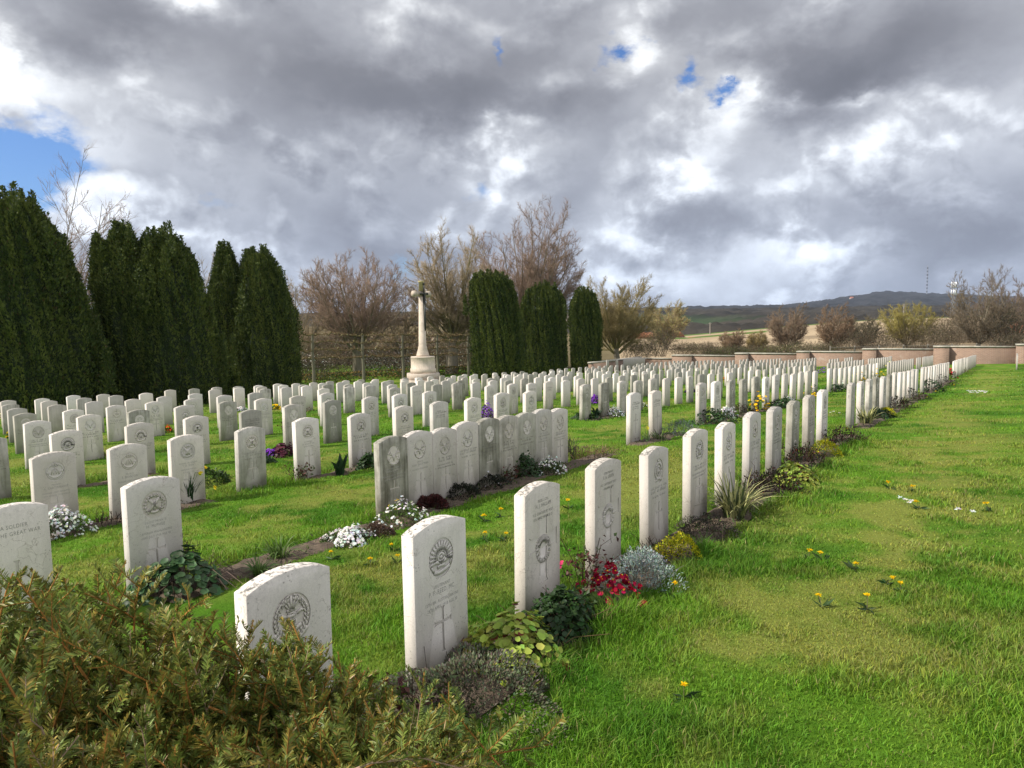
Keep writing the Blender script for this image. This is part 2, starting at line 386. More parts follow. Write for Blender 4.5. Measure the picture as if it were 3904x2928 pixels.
# ------------------------------------------------------------------ headstones
HW, HT, SAG = .1905, .038, .040
FLOOR = .0045
def outline(ins=0.):
    w = HW - ins; pts = [(-w, -.25)]
    r = (HW * HW + SAG * SAG) / (2 * SAG); cz = HS + SAG - r
    for i in range(17):
        x = -w + 2 * w * i / 16
        pts.append((x, cz + math.sqrt((r - ins) ** 2 - x * x)))
    pts.append((w, -.25)); return pts
def ellipse(cx, cz, rx, rz, n=28):
    return [(cx + rx * math.cos(2 * math.pi * i / n), cz + rz * math.sin(2 * math.pi * i / n)) for i in range(n)]
def cross_poly(cx, cz, arm, top, bot, t, fl):
    """latin cross with flared ends, counter clockwise"""
    h = t / 2; f = fl
    q = [(h, top - f * 1.4), (h + f, top), (-h - f, top), (-h, top - f * 1.4), (-h, h), (-arm + f * 1.4, h), (-arm, h + f), (-arm, -h - f), (-arm + f * 1.4, -h),
         (-h, -h), (-h, bot + f * 1.4), (-h - f, bot), (h + f, bot), (h, bot + f * 1.4), (h, -h), (arm - f * 1.4, -h), (arm, -h - f), (arm, h + f), (arm - f * 1.4, h), (h, h)]
    return [(cx + a, cz + b) for a, b in q]
EC = (0, HS - .145)
HOLE_E = ellipse(*EC, .088, .096)
HOLE_C = cross_poly(0, HS - .46, .062, .075, -.15, .013, .009)
HOLE_NZ = cross_poly(0, HS - .30, .150, .150, -.245, .078, .014)
HOLE_TOPLESS = cross_poly(0, HS - .40, .075, .10, -.20, .016, .010)

def slab_mesh(name, mat, holes):
    mb = MB()
    fo = outline(.003); ful = outline(0)
    ys = [-HT, -HT + .003, HT - .003, HT]
    rings = [[(x, y, z) for x, z in (fo if i in (0, 3) else ful)] for i, y in enumerate(ys)]
    ring(mb, rings, cap=False)
    n = len(fo)
    mb.poly([(x, HT, z) for x, z in fo], [tuple(range(n))])
    polys = [[Vector((x, z, 0)) for x, z in fo]] + [[Vector((x, z, 0)) for x, z in h] for h in holes]
    flat = [(p.x, -HT, p.y) for q in polys for p in q]
    tr = [tuple(reversed(f)) for f in tessellate_polygon(polys)]
    # orient towards -Y
    out = []
    for f in tr:
        a, b, c = (Vector(flat[i]) for i in f)
        out.append(f if (b - a).cross(c - a).y < 0 else tuple(reversed(f)))
    mb.poly(flat, out)
    me = mb.mesh(name, mat)
    bm = bmesh.new(); bm.from_mesh(me); bmesh.ops.remove_doubles(bm, verts=bm.verts, dist=1e-5); bmesh.ops.recalc_face_normals(bm, faces=bm.faces); bm.to_mesh(me); bm.free()
    return me
def shade_cuts(me):
    """darker steep walls of the cuts, recess shade put into the colour"""
    me.materials.append(M_CUT_SHADE)
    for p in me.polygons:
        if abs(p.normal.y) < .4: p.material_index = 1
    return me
def recess(mb, hole):
    """walls and floor of a sunk panel"""
    n = len(hole)
    a = [(x, -HT, z) for x, z in hole]; b = [(x, -HT + FLOOR, z) for x, z in hole]
    mb.poly(a + b, [(i, (i + 1) % n, n + (i + 1) % n, n + i) for i in range(n)])
    tr = tessellate_polygon([[Vector((x, z, 0)) for x, z in hole]])
    out = []
    for f in tr:
        p, q, r_ = (Vector(b[i]) for i in f)
        out.append(f if (q - p).cross(r_ - p).y < 0 else tuple(reversed(f)))
    mb.poly(b, out)
def stroke(mb, pts, w, y1=-HT - .001, y0=-HT + FLOOR, c=(0, 0), s=1.0, taper=False):
    P = np.array(pts, float) * s + np.array(c)
    T = np.gradient(P, axis=0); T /= np.linalg.norm(T, axis=1)[:, None] + 1e-9
    A = np.stack([-T[:, 1], T[:, 0]], 1); m = len(P)
    ww = np.full(m, w / 2)
    if taper: ww = ww * np.linspace(1, .35, m)
    l = P + A * ww[:, None]; r_ = P - A * ww[:, None]
    def lift(Q, y): return np.stack([Q[:, 0], np.full(m, y), Q[:, 1]], 1)
    V = np.concatenate([lift(l, y1), lift(r_, y1), lift(l, y0), lift(r_, y0)])
    F = []
    for i in range(m - 1):
        F += [(i, m + i, m + i + 1, i + 1), (2 * m + i, i, i + 1, 2 * m + i + 1), (m + i, 3 * m + i, 3 * m + i + 1, m + i + 1)]
    F += [(0, 2 * m, 3 * m, m), (m - 1, 2 * m - 1, 4 * m - 1, 3 * m - 1)]
    mb.add(V, F)
def arc(r, a0, a1, n=10, sx=1, sz=1, cx=0, cz=0):
    return [(cx + sx * r * math.cos(R(a0 + (a1 - a0) * i / n)), cz + sz * r * math.sin(R(a0 + (a1 - a0) * i / n))) for i in range(n + 1)]
def mirror(p): return [(-x, z) for x, z in p]
def emblem_mesh(kind):
    mb = MB(); r = random.Random(kind)
    if kind != 'fern': recess(mb, HOLE_E)
    S = .088
    def st(p, w=.10, taper=False): stroke(mb, p, w * S, c=EC, s=S, taper=taper)
    if kind == 'stag':
        for f in (lambda p: p, mirror):
            st(f([(.08, -.05), (.3, .12), (.58, .25), (.72, .5), (.6, .78), (.42, .95)]), .13, True)
            st(f([(.3, .12), (.45, .3), (.42, .55)]), .11, True)
            st(f([(.58, .25), (.8, .25), (.92, .38)]), .10, True)
            st(f([(.1, -.12), (.35, -.08), (.52, -.2)]), .13, True)
            st(f([(.5, -.35), (.75, -.5), (.55, -.8), (.25, -.95)]), .13, True)
            st(f([(.75, -.1), (.85, -.35), (.72, -.6)]), .09)
        st([(0, .08), (0, -.25), (0, -.55)], .34, True); st(arc(.95, 250, 290, 6), .14)
    elif kind in ('saltire', 'thistle'):
        st([(-.45, -.5), (.45, .55)], .22); st([(.45, -.5), (-.45, .55)], .22)
        st([(0, .35), (0, -.45)], .2); st([(-.22, .05), (.22, .05)], .12)
        st(arc(.62, 215, 325, 10), .2)
        for a in range(-40, 221, 20):
            st([(.62 * math.cos(R(a)), .62 * math.sin(R(a))), (.88 * math.cos(R(a + 14)), .9 * math.sin(R(a + 14)))], .17, True)
            st([(.66 * math.cos(R(a)), .66 * math.sin(R(a))), (.86 * math.cos(R(a - 12)), .86 * math.sin(R(a - 12)))], .10, True)
    elif kind == 'sun':
        for a in range(-12, 193, 16):
            st([(.42 * math.cos(R(a)), .42 * math.sin(R(a)) - .02), (.95 * math.cos(R(a)), .95 * math.sin(R(a)) - .02)], .14)
            st([(.42 * math.cos(R(a + 8)), .42 * math.sin(R(a + 8)) - .02), (.7 * math.cos(R(a + 8)), .7 * math.sin(R(a + 8)) - .02)], .10)
        st(arc(.40, -10, 190, 14), .10); st(arc(.24, 0, 360, 12), .14); st([(-.1, .0), (.1, .05)], .2)
        st([(-.95, -.3), (-.5, -.18), (0, -.28), (.5, -.18), (.95, -.08)], .2)
        st([(-.6, -.72), (-.2, -.82), (.3, -.74), (.7, -.6)], .22); st([(-.3, -.5), (0, -.42), (.3, -.5)], .2)
        st([(-.85, -.3), (-.6, -.7)], .1); st([(.9, -.1), (.7, -.6)], .1)
    elif kind == 'bugle':
        st(arc(.84, 0, 360, 28), .09); st(arc(.66, 200, 345, 12), .22)
        st([(-.62, -.2), (-.85, .02)], .2); st([(.62, -.15), (.86, .1)], .24)
        for f in (lambda p: p, mirror):
            st(f([(.0, .42), (.25, .2), (.42, -.35)]), .08); st(f([(0, .3), (.14, -.3)]), .06)
            st(f([(.0, .98), (.22, .9), (.3, .66), (.12, .62)]), .08); st(f([(0, .6), (.32, .62)]), .12)
        st([(0, 1.05), (0, .6)], .1)
    elif kind == 'wreath':
        for f in (lambda p: p, mirror):
            for i, a in enumerate(range(-70, 75, 13)):
                c0, s0 = .80 * math.cos(R(a)), .86 * math.sin(R(a))
                st(f([(c0 + .02, s0 - .12), (c0 + .09, s0), (c0 - .02, s0 + .13)]), .13, True)
                st(f([(c0 - .06, s0 - .1), (c0 - .13, s0 + .08)]), .09, True)
            st(f([(.04, .35), (.16, .7), (.26, .95), (.12, .98)]), .10); st(f([(.1, .35), (.34, .68), (.48, .82), (.36, .9)]), .08)
            st(f([(.28, .1), (.5, .22), (.62, .16)]), .13)
            st(f([(0, -.42), (.2, -.3), (.22, -.12), (.06, -.1), (.05, -.26)]), .06); st(f([(.02, -.1), (.2, .0), (.22, .14), (.05, .18)]), .07)
        st([(0, .4), (0, .98)], .12); st([(-.24, .36), (.24, .36)], .14); st([(-.2, .22), (.2, .22)], .06)
        st([(-.22, .08), (.22, .08)], .14); st(arc(.95, 240, 300, 8, 1, 1, 0, .4), .2)
        st(arc(1.02, 218, 322, 16), .22); st([(-.95, -.5), (-.8, -.6)], .2)
    elif kind == 'fern':
        C2 = (0, HS - .345); S2 = .075
        for i, a in enumerate(np.arange(150, 391, 24)):
            c0, s0 = math.cos(R(a)), math.sin(R(a))
            p = [(.75 * c0, .75 * s0), (1.08 * c0, 1.08 * s0)]
            stroke(mb, p, .016, -HT - .003, -HT + FLOOR, C2, S2)
            q = [(.75 * c0, .75 * s0), (1.08 * math.cos(R(a + 12)), 1.08 * math.sin(R(a + 12)))]
            stroke(mb, q, .008, -HT - .003, -HT + FLOOR, C2, S2)
        stroke(mb, arc(.72, 40, 150, 8), .016, -HT - .003, -HT + FLOOR, C2, S2)
        for a in range(38, 156, 9):
            stroke(mb, [(.55 * math.cos(R(a)), .55 * math.sin(R(a))), (1.12 * math.cos(R(a - 6)), 1.12 * math.sin(R(a - 6)))], .008, -HT - .003, -HT + FLOOR, C2, S2, True)
    elif kind == 'leafbadge':
        for a in range(0, 360, 30):
            q = .92 if a % 60 else .7
            st([(0, -.05), (q * math.cos(R(a)), q * math.sin(R(a)))], .2, True)
        st(arc(.78, 200, 340, 10), .2)
    elif kind == 'garter':
        st(arc(.7, 0, 360, 24), .2); st(arc(.4, 0, 360, 16), .1); st([(0, .8), (0, 1.02)], .3)
        st([(-.3, 0), (.3, 0)], .14); st([(0, -.3), (0, .3)], .14); st([(-.7, -.85), (0, -.7), (.7, -.85)], .2)
    return shade_cuts(mb.mesh('emblem_' + kind, M_CARVE))
def cross_mesh(kind):
    mb = MB()
    recess(mb, {'std': HOLE_C, 'nz': HOLE_NZ, 'big': HOLE_TOPLESS}[kind])
    if kind == 'nz':
        for s in (-1, 1): stroke(mb, [(s * .030, -.20), (s * .030, .16)], .004, -HT + .004, -HT + FLOOR, (0, HS - .30))
    return shade_cuts(mb.mesh('cross_' + kind, M_CARVE))
_glyph = {}
def text_polys(s, size):
    cu = bpy.data.curves.new('t', 'FONT'); cu.body = s; cu.size = size; cu.align_x = 'CENTER'; cu.resolution_u = 2; cu.space_character = 1.12
    o = bpy.data.objects.new('t', cu); COL.objects.link(o)
    dg = bpy.context.evaluated_depsgraph_get(); me = o.evaluated_get(dg).to_mesh()
    V = [tuple(v.co) for v in me.vertices]; F = [tuple(p.vertices) for p in me.polygons]
    o.to_mesh_clear() if hasattr(o, 'to_mesh_clear') else None
    bpy.data.objects.remove(o); bpy.data.curves.remove(cu)
    return V, F
def add_text(mb, s, size, x, z, narrow=.8, y=-HT - .0006, wide=None):
    V, F = text_polys(s, size)
    if not F: return
    V = np.array(V)
    w = V[:, 0].max() - V[:, 0].min()
    k = min(narrow, (wide or .34) / w)
    mb.poly(np.stack([x + V[:, 0] * k, np.full(len(V), y), z + V[:, 1]], 1), F)
def lines_mesh(lines, z0, dark=False, foot=()):
    """lines: [(text, size)], z0 below the shoulder"""
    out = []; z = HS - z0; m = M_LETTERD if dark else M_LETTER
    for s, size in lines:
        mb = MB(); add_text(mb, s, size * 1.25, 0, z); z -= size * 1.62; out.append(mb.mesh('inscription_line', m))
    z = HS - .665
    for s, size in foot:
        mb = MB(); add_text(mb, s, size * 1.25, -.06, z, wide=.2); z -= size * 1.7; out.append(mb.mesh('inscription_line', m))
    return out
def worn_mesh(seed, z0=.275, n=4, dark=False):
    """weathered lines: only short worn cuts are left of the letters"""
    out = []; r = random.Random(seed); z = HS - z0
    for i in range(n):
        mb = MB()
        hgt = .017 if i != 1 else .023
        half = r.uniform(.085, .155); x = -half
        while x < half:
            if r.random() < .82:
                t = r.random(); w = .0036
                stroke(mb, [(x, z), (x + r.uniform(-.003, .003), z + hgt)], w, -HT - .0006, -HT)
                if t < .5: stroke(mb, [(x, z + hgt * r.choice([0, .5, 1])), (x + .007, z + hgt * r.choice([0, .5, 1]) + .0005)], w, -HT - .0007, -HT)
            x += r.uniform(.011, .016)
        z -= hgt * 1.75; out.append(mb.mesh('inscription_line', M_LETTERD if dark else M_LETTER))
    return out

SLAB = {}
for mn, mm in (('clean', M_CLEAN), ('grey', M_GREY), ('dark', M_DARK)):
    SLAB['std', mn] = slab_mesh('headstone_slab', mm, [HOLE_E, HOLE_C])
    SLAB['nz', mn] = slab_mesh('headstone_slab', mm, [HOLE_NZ])
    SLAB['big', mn] = slab_mesh('headstone_slab', mm, [HOLE_TOPLESS])
    SLAB['plain', mn] = slab_mesh('headstone_slab', mm, [])
EMB = {k: emblem_mesh(k) for k in ('stag', 'saltire', 'thistle', 'sun', 'bugle', 'wreath', 'fern', 'leafbadge', 'garter')}
CRS = {k: cross_mesh(k) for k in ('std', 'nz', 'big')}
WORN = [worn_mesh(i, n=3 + i % 2, dark=i % 3 == 0) for i in range(6)]
WORN_TOP = [worn_mesh(20 + i, .12, 4, True) for i in range(2)]
t1, t2, t3 = .019, .026, .018
INS = {
 'A': lines_mesh([('A SOLDIER', .027), ('OF THE GREAT WAR', .027), ('MIDDLESEX REGIMENT', .023)], .262),
 'L': lines_mesh([('A SOLDIER', .027), ('OF THE GREAT WAR', .027)], .10),
 'B': lines_mesh([('LIEUTENANT', t1), ('P. F. REED. MC.', t2), ('12TH BN. AUSTRALIAN INF.', t3), ('24TH APRIL 1918 AGE 30', t3)], .285),
 'C': lines_mesh([('30205 L/CPL.', t1), ('H. J. HALLAM', t2), ('N.Z. CANTERBURY REGT', t3), ('8TH APRIL 1918 AGE 21', t3)], .062, True),
 'D': lines_mesh([('27389 PRIVATE', t1), ('F. A. GREEN', t2), ('N.Z. CANTERBURY REGT', t3), ('8TH APRIL 1918', t3)], .055, True),
 'M': lines_mesh([('S/31557 PRIVATE', t1), ('H. McPHEE', t2), ('CAMERON HIGHLANDERS', t3), ('23RD JULY 1918 AGE 40', t3)], .272, False, [('2ND SON OF', .017), ('BY', .017)]),
 'CW': lines_mesh([('PRIVATE', t1), ('A. CARTWRIGHT', t2), ('DURHAM LIGHT INFANTRY', t3), ('20TH AUGUST 1918 AGE 26', t3)], .28),
 'BR': lines_mesh([('PRIVATE', t1), ('E. BRANTON', t2), ('DURHAM LIGHT INFANTRY', t3)], .28),
 'DN': lines_mesh([('SECOND LIEUTENANT', t1), ('T. D. DON', t2), ('THE BLACK WATCH', t3), ('21ST JULY 1918', t3)], .28),
 'SH': lines_mesh([('PRIVATE', t1), ('ISAAC SHORTMAN', t2), ('SEAFORTH HIGHLANDERS', t3)], .275),
 'CO': lines_mesh([('A CORPORAL', t1), ('OF THE GREAT WAR', t1), ('BLACK WATCH', t1)], .28),
}
def side_text(a, b):
    mb = MB()
    for s, z in ((a, HS - .12), (b, HS - .205)):
        V, F = text_polys(s, .075); V = np.array(V)
        # on the narrow side (local -X), reading from the outside
        mb.poly(np.stack([np.full(len(V), -HW - .0006), -V[:, 0] * .8, z + V[:, 1]], 1), F)
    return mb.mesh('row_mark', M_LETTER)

# rows of the near two blocks as measured, further blocks on their regular pitch
ROWS = {
 ('A', 0): [1.46, 2.33, 3.22, 4.04, 4.88, 5.74, 6.53, 7.36, 8.21, 9.04, 9.91, 10.72],
 ('A', 1): [1.50, 2.35] + [4.68 + .387 * i for i in range(9)] + [10.06, 10.91],
 ('A', 2): [2.02, 2.79, 3.49, 4.14, 4.96, 5.81, 6.74, 7.62, 8.45, 9.32, 10.16, 11.08],
 ('A', 3): [3.15, 4.02, 4.98, 5.85, 6.80, 7.64, 8.51, 9.46, 10.28, 11.18],
 ('A', 4): [4.69, 5.49, 6.33, 7.20, 8.11, 8.94, 9.82, 10.64],
 ('A', 5): [5.51, 6.37, 7.21, 8.04, 8.93, 9.75, 10.60],
 ('A', 6): [5.50, 6.34, 7.15, 7.97, 8.91, 9.71, 10.59],
 ('A', 7): [6.25, 7.15, 8.04, 8.91, 9.76, 10.62],
 ('A', 8): [8.04, 8.91, 9.78, 10.65],
 ('B', 0): [12.88, 13.80, 14.67, 15.55, 16.43, 17.33, 18.15, 19.1, 20.0, 20.9, 21.75, 22.49],
 ('B', 1): [13.03, 13.87, 14.78, 15.65, 16.54, 17.39, 18.22, 19.09, 19.95, 20.78, 21.66, 22.53],
 ('B', 2): [13.23, 14.08, 14.99, 15.87, 16.73, 17.61, 18.45, 19.30, 20.16, 21.00, 21.80, 22.79],
 ('B', 3): [13.36, 14.26, 15.12, 15.93, 16.85, 17.68, 18.53, 19.43, 20.31, 21.18, 22.07, 22.96],
 ('B', 4): [12.81, 13.64, 14.45, 15.32, 16.16, 17.01, 17.80, 18.69, 19.49, 20.38, 21.22, 22.07],
 ('B', 5): [12.77, 13.68, 14.51, 15.41, 16.24, 17.09, 17.91, 18.72, 19.57, 20.42, 21.24, 22.08],
 ('B', 6): [12.79, 13.55, 14.33, 15.15, 16.04, 16.88, 17.78, 18.72, 19.59, 20.37, 21.31, 22.21],
 ('B', 7): [12.83 + .868 * i for i in range(12)],
 ('B', 8): [12.83 + .868 * i for i in range(12)],
}
CS = [24.2, 24.58, 25.0, 25.11, 24.22, 24.26, 24.36, 24.3, 24.3]
for k in range(9):
    ROWS['C', k] = [CS[k] + .888 * i for i in range(12)]
    ROWS['D', k] = [37.2 + (.5 if k in (1, 2) else .1) + .89 * i for i in range(12)]
    ROWS['E', k] = [48.7 + (1.0 if k else 0) + .885 * i for i in range(12)]
ROTZ = math.pi / 2 - AZ
ORD = 'first second third fourth fifth sixth seventh eighth ninth tenth eleventh twelfth thirteenth'.split()
ROWN = ['front row'] + [o + ' row' for o in ORD[1:9]]
BLK = {'A': 'nearest block', 'B': 'second block', 'C': 'third block', 'D': 'fourth block', 'E': 'far block'}
# (block,row,index): (type, tone, emblem, inscription, label)
SPEC = {
 ('A',0,0): ('std','clean','wreath','A','pale headstone half hidden by the foreground yew, carved with a wreath badge'),
 ('A',0,1): ('std','clean','sun','B','large pale headstone with rising sun badge, beside the thyme mat, nearest of front row'),
 ('A',0,2): ('nz','clean','fern','C','pale headstone with broad cross and fern wreath, behind the dark cranesbill bush'),
 ('A',0,3): ('nz','clean','fern','D','pale headstone with broad cross and fern wreath, behind the red primroses and rose'),
 ('A',0,4): ('std','clean','garter',None,'pale speckled headstone behind the black cut stems and nearest yellow green cushion'),
 ('A',0,5): ('std','clean','saltire',None,'speckled headstone behind the low purple thyme and nearest side of the striped leaves'),
 ('A',0,6): ('std','clean','leafbadge',None,'speckled headstone directly behind the striped sword leaves in the front row'),
 ('A',0,7): ('std','clean','leafbadge',None,'pale headstone behind the round light green leaves in the front row'),
 ('A',0,8): ('std','grey','garter',None,'slim greyed headstone, ninth of the nearest front row, above dark stems'),
 ('A',0,9): ('std','dark','leafbadge',None,'headstone with black streaks on its face, tenth of the nearest front row'),
 ('A',0,10): ('std','grey','leafbadge',None,'headstone behind the further yellow green cushion, last but one of nearest front row'),
 ('A',0,11): ('std','clean','leafbadge',None,'last headstone of the nearest front row, before the grass gap, by reddish shrub'),
 ('A',1,0): ('big','clean',None,'L','headstone cut by the left edge, carved with words about a soldier, behind the yew'),
 ('A',1,1): ('std','clean','thistle','M','large grey faced headstone with saltire and thistle badge, ivy leaved plant at its foot'),
 ('A',1,2): ('std','dark','stag',None,'dark stained headstone with stag badge, nearest of the nine standing edge to edge'),
 ('A',1,3): ('std','clean','stag','SH','clean headstone with stag badge, second of the nine standing edge to edge'),
 ('A',1,4): ('std','clean','stag',None,'clean headstone with stag badge, third of the nine standing edge to edge'),
 ('A',1,5): ('std','clean','stag',None,'palest headstone with stag badge, fourth of the nine standing edge to edge'),
 ('A',1,6): ('std','dark','stag',None,'brown streaked headstone with stag badge, fifth of the nine standing edge to edge'),
 ('A',1,7): ('std','grey','stag',None,'greyish headstone with stag badge, sixth of the nine standing edge to edge'),
 ('A',1,8): ('std','dark','stag',None,'black spotted headstone with stag badge, seventh of the nine standing edge to edge'),
 ('A',1,9): ('std','grey','stag',None,'spotted headstone with stag badge, eighth of the nine standing edge to edge'),
 ('A',1,10): ('std','clean','stag',None,'clean headstone with stag badge, furthest of the nine standing edge to edge'),
 ('A',1,11): ('big','clean',None,None,'clean headstone behind the daffodil bud and dry brown grass, without a badge'),
 ('A',1,12): ('big','clean',None,None,'clean headstone with thin cross behind the strap leaves, last before the gap in second row'),
 ('A',2,1): ('std','clean','bugle','CW','grey faced headstone with crowned bugle badge, behind the large white candytuft'),
 ('A',2,2): ('std','clean','bugle','BR','grey faced headstone with crowned bugle badge, behind the dark cut stems'),
 ('A',2,3): ('std','clean','saltire','DN','grey faced headstone with saltire badge, directly behind the daffodil clump'),
 ('A',2,4): ('std','grey','saltire',None,'brown stained headstone with saltire badge, in third row right of the daffodils'),
 ('A',2,5): ('std','clean','saltire','CO','clean headstone with round saltire badge, left of the broad dark tulip leaves'),
 ('A',2,6): ('std','clean','saltire',None,'clean headstone right of the broad dark tulip leaves, left of the nine joined stones'),
 ('A',2,7): ('std','clean','saltire',None,'clean headstone showing above the nearest of the nine joined headstones'),
 ('A',2,8): ('big','grey',None,None,'plain greyed headstone with wide cross, showing above the third of the nine joined stones'),
 ('A',3,1): ('std','clean','sun',None,'headstone with rising sun badge right behind the nearest bugle badge headstone'),
 ('A',3,2): ('std','clean','sun',None,'headstone with rising sun badge behind the second bugle badge headstone'),
 ('A',3,3): ('std','clean','saltire',None,'headstone with saltire badge, half behind the headstone at the daffodils'),
 ('A',3,4): ('big','dark',None,None,'small dark stained headstone without badge, fifth in the fourth row of nearest block'),
 ('A',3,6): ('std','dark','garter',None,'dark stained headstone with brown foot, right of the purple leaved plant'),
 ('A',4,0): ('std','clean','stag',None,'headstone with stag badge at the left, nearest seen of the fifth row'),
 ('A',4,1): ('std','clean','stag',None,'headstone with stag badge and cross, second in the fifth row'),
 ('A',4,4): ('std','dark','stag',None,'dark stained headstone with star shaped stag badge in the fifth row'),
}
def place(o, u, k, du=0., back=.0):
    x, y = XY(u + HW, -2.21 - 2.66 * k - HT - back)
    o.location = (x, y, g1(x, y) + du); o.rotation_euler = (random.gauss(0, .006), random.gauss(0, .006), ROTZ + random.gauss(0, .012))
def put_stone(b, k, i, u):
    sp = SPEC.get((b, k, i))
    x, y = XY(u, -2.21 - 2.66 * k); dist = math.hypot(x, y)
    rr = random.Random(hash((ord(b), k, i)) & 0xffff)
    if sp: typ, tone, emb, ins, label = sp
    else:
        tone = rr.choices(['clean', 'grey', 'dark'], [.58, .30, .12])[0]
        typ = 'std' if rr.random() < .86 else 'big'
        emb = rr.choice(['stag', 'saltire', 'thistle', 'sun', 'bugle', 'leafbadge', 'garter']) if typ == 'std' else None
        ins = None
        adj = {'clean': 'pale', 'grey': 'greyed', 'dark': 'dark stained'}[tone]
        n = len(ROWS[b, k])
        pos = 'last' if i == n - 1 else ('first' if i == 0 else ORD[i])
        label = f'{adj} headstone, {pos} from the near end of the {ROWN[k]}, {BLK[b]}'
    detail = dist < 19
    me = SLAB[typ if detail else 'plain', tone]
    o = link('headstone', me)
    tag(o, label, 'headstone', 'rows of war grave headstones')
    if (b, k, i) == ('A', 1, 2): place(o, u - .01, k, 0, -.03)
    else: place(o, u, k, rr.uniform(-.025, .015))
    if not detail: return
    def child(nm, data):
        c = bpy.data.objects.new(nm, data); COL.objects.link(c); c.parent = o
    if emb: child('emblem', EMB[emb])
    child('cross', CRS['nz' if typ == 'nz' else ('big' if typ == 'big' else 'std')])
    for q in (INS[ins] if ins else (WORN_TOP if typ != 'std' else WORN)[rr.randrange(2 if typ != 'std' else 6)]): child('inscription_line', q)
    if (b, k, i) == ('B', 0, 0): child('row_mark', side_text('2', 'E'))
    if (b, k, i) == ('B', 1, 0): child('row_mark', side_text('Z', 'F'))
    if (b, k, i) == ('B', 2, 0): child('row_mark', side_text('2', 'G'))
far = []
for (b, k), us in ROWS.items():
    for i, u in enumerate(us):
        if b in 'ABC' or (b == 'D' and k == 0): put_stone(b, k, i, u)
        else: far.append((u, k))
mbf = MB(); mf = SLAB['plain', 'clean']
Vf = np.array([v.co for v in mf.vertices])
Fs = {}
for p in mf.polygons: Fs.setdefault(len(p.vertices), []).append(tuple(p.vertices))
def far_stone(mb, u, k, v=None, rz=ROTZ, h=0):
    x, y = XY(u + HW, (-2.21 - 2.66 * k if v is None else v) - HT)
    c, s = math.cos(rz), math.sin(rz)
    W = np.stack([Vf[:, 0] * c - Vf[:, 1] * s + x, Vf[:, 0] * s + Vf[:, 1] * c + y, Vf[:, 2] + g1(x, y) + h], 1)
    mb.poly(W, [f for q in Fs.values() for f in q])
for u, k in far:
    if random.random() > .04: far_stone(mbf, u, k, h=random.uniform(-.02, .02))
# ------------------------------------------------------------------ lawn
def bed_mask(x, y):
    """1 inside a planted soil strip"""
    u = x * DX + y * DY; v = x * NX + y * NY
    w = .05 * (vnoise(u * 3.1, v * 3 + 9) - .5) * 2
    m = np.zeros_like(np.asarray(x, float), bool)
    for k, segs in ((0, [(1.2, 11.9), (12.95, 23.4), (24.2, 35), (37.1, 47.8)]), (1, [(2.45, 9.1), (9.9, 11.6), (13, 19)])):
        vv = v - (-2.24 - 2.66 * k)
        for a, b in segs:
            m |= (vv > -.03 + w * .4) & (vv < .40 - .006 * u + w) & (u > a + w) & (u < b + w)
    for p in PLANTS:
        if p[3] > .1 and p[0] != 'drygrass' and p[1] ** 2 + p[2] ** 2 < 150: m |= ((x - p[1]) ** 2 + (y - p[2]) ** 2) < (p[3] * .82) ** 2
    for k, segs in ((2, [(2.5, 4.6), (5.9, 8.2), (13.4, 14.9)]), (3, [(4.2, 5.4), (6.9, 8.0)])):
        vv = v - (-2.24 - 2.66 * k)
        for a, b in segs:
            m |= (vv > -.02) & (vv < .26 + w) & (u > a + w) & (u < b + w)
    return m
def lawn_tint(x, y, blade=False):
    """real colour patches of the turf: lush green, mid green and dry straw"""
    u = x * DX + y * DY; v = x * NX + y * NY
    n1 = fbm(x * .75 + 3, y * .75 + 8, 4); n2 = fbm(x * 3.2 + 40, y * 3.2 + 3, 3); n3 = fbm(x * .23 + 9, y * .3, 2)
    n4 = vnoise(x * 9 + 3, y * 9)
    dry = np.clip((n1 - .44) * 2.2 + (n2 - .5) * 2.2 + (n4 - .5) * .7 + (n3 - .5) * 1.2 + .22, 0, 1)
    d = np.hypot(x, y)
    dry = dry * np.clip((d - 1.6) / 2.2, .12, 1)
    # the turf near stones is longer and greener, the middle of each grass strip drier
    ph = ((v + 2.24) / 2.66) % 1.0
    mid = np.exp(-((ph - .55) / .26) ** 2)
    dry = np.clip(dry * (.35 + .95 * mid) , 0, 1)
    pathd = np.exp(-((v + .6) / 1.0) ** 2)
    dry = np.clip(dry + pathd * .12 * np.clip((d - 2.5) / 2, 0, 1) * (n1 > .4), 0, 1)
    g = np.array([.122, .255, .020]); lush = np.array([.066, .178, .013]); st = np.array([.265, .290, .060])
    lu = np.clip((fbm(x * 1.1 + 70, y * 1.1, 3) - .5) * 4 + .3, 0, 1)[..., None]
    c = g * (1 - lu) + lush * lu
    return c * (1 - dry[..., None] * .85) + st * dry[..., None] * .85, dry

def grid_mesh(name, xs, ys, hf, cf, mat, kind='structure'):
    X, Y = np.meshgrid(xs, ys, indexing='ij'); Z = hf(X, Y); Cc = cf(X, Y)
    n, m = X.shape; V = np.stack([X, Y, Z], -1).reshape(-1, 3)
    i, j = np.meshgrid(np.arange(n - 1), np.arange(m - 1), indexing='ij')
    F = np.stack([i * m + j, (i + 1) * m + j, (i + 1) * m + j + 1, i * m + j + 1], -1).reshape(-1, 4)
    mb = MB(); mb.add(V, F, Cc.reshape(-1, 3)); o = mb.build(name, mat, smooth=True); tag(o, kind=kind); return o
M_TURF = mat_tint('turf', .95, .05, 38, .42, .9, 60)
def lawn_h(X, Y):
    Z = G(X, Y) + .012 * (fbm(X * 2.2, Y * 2.2, 3) - .5)
    return np.where(bed_mask(X, Y), Z - .035 + .05 * (fbm(X * 14, Y * 14, 2) - .5), Z)
def lawn_c(X, Y):
    c, d = lawn_tint(X, Y)
    c = c * .72
    return c
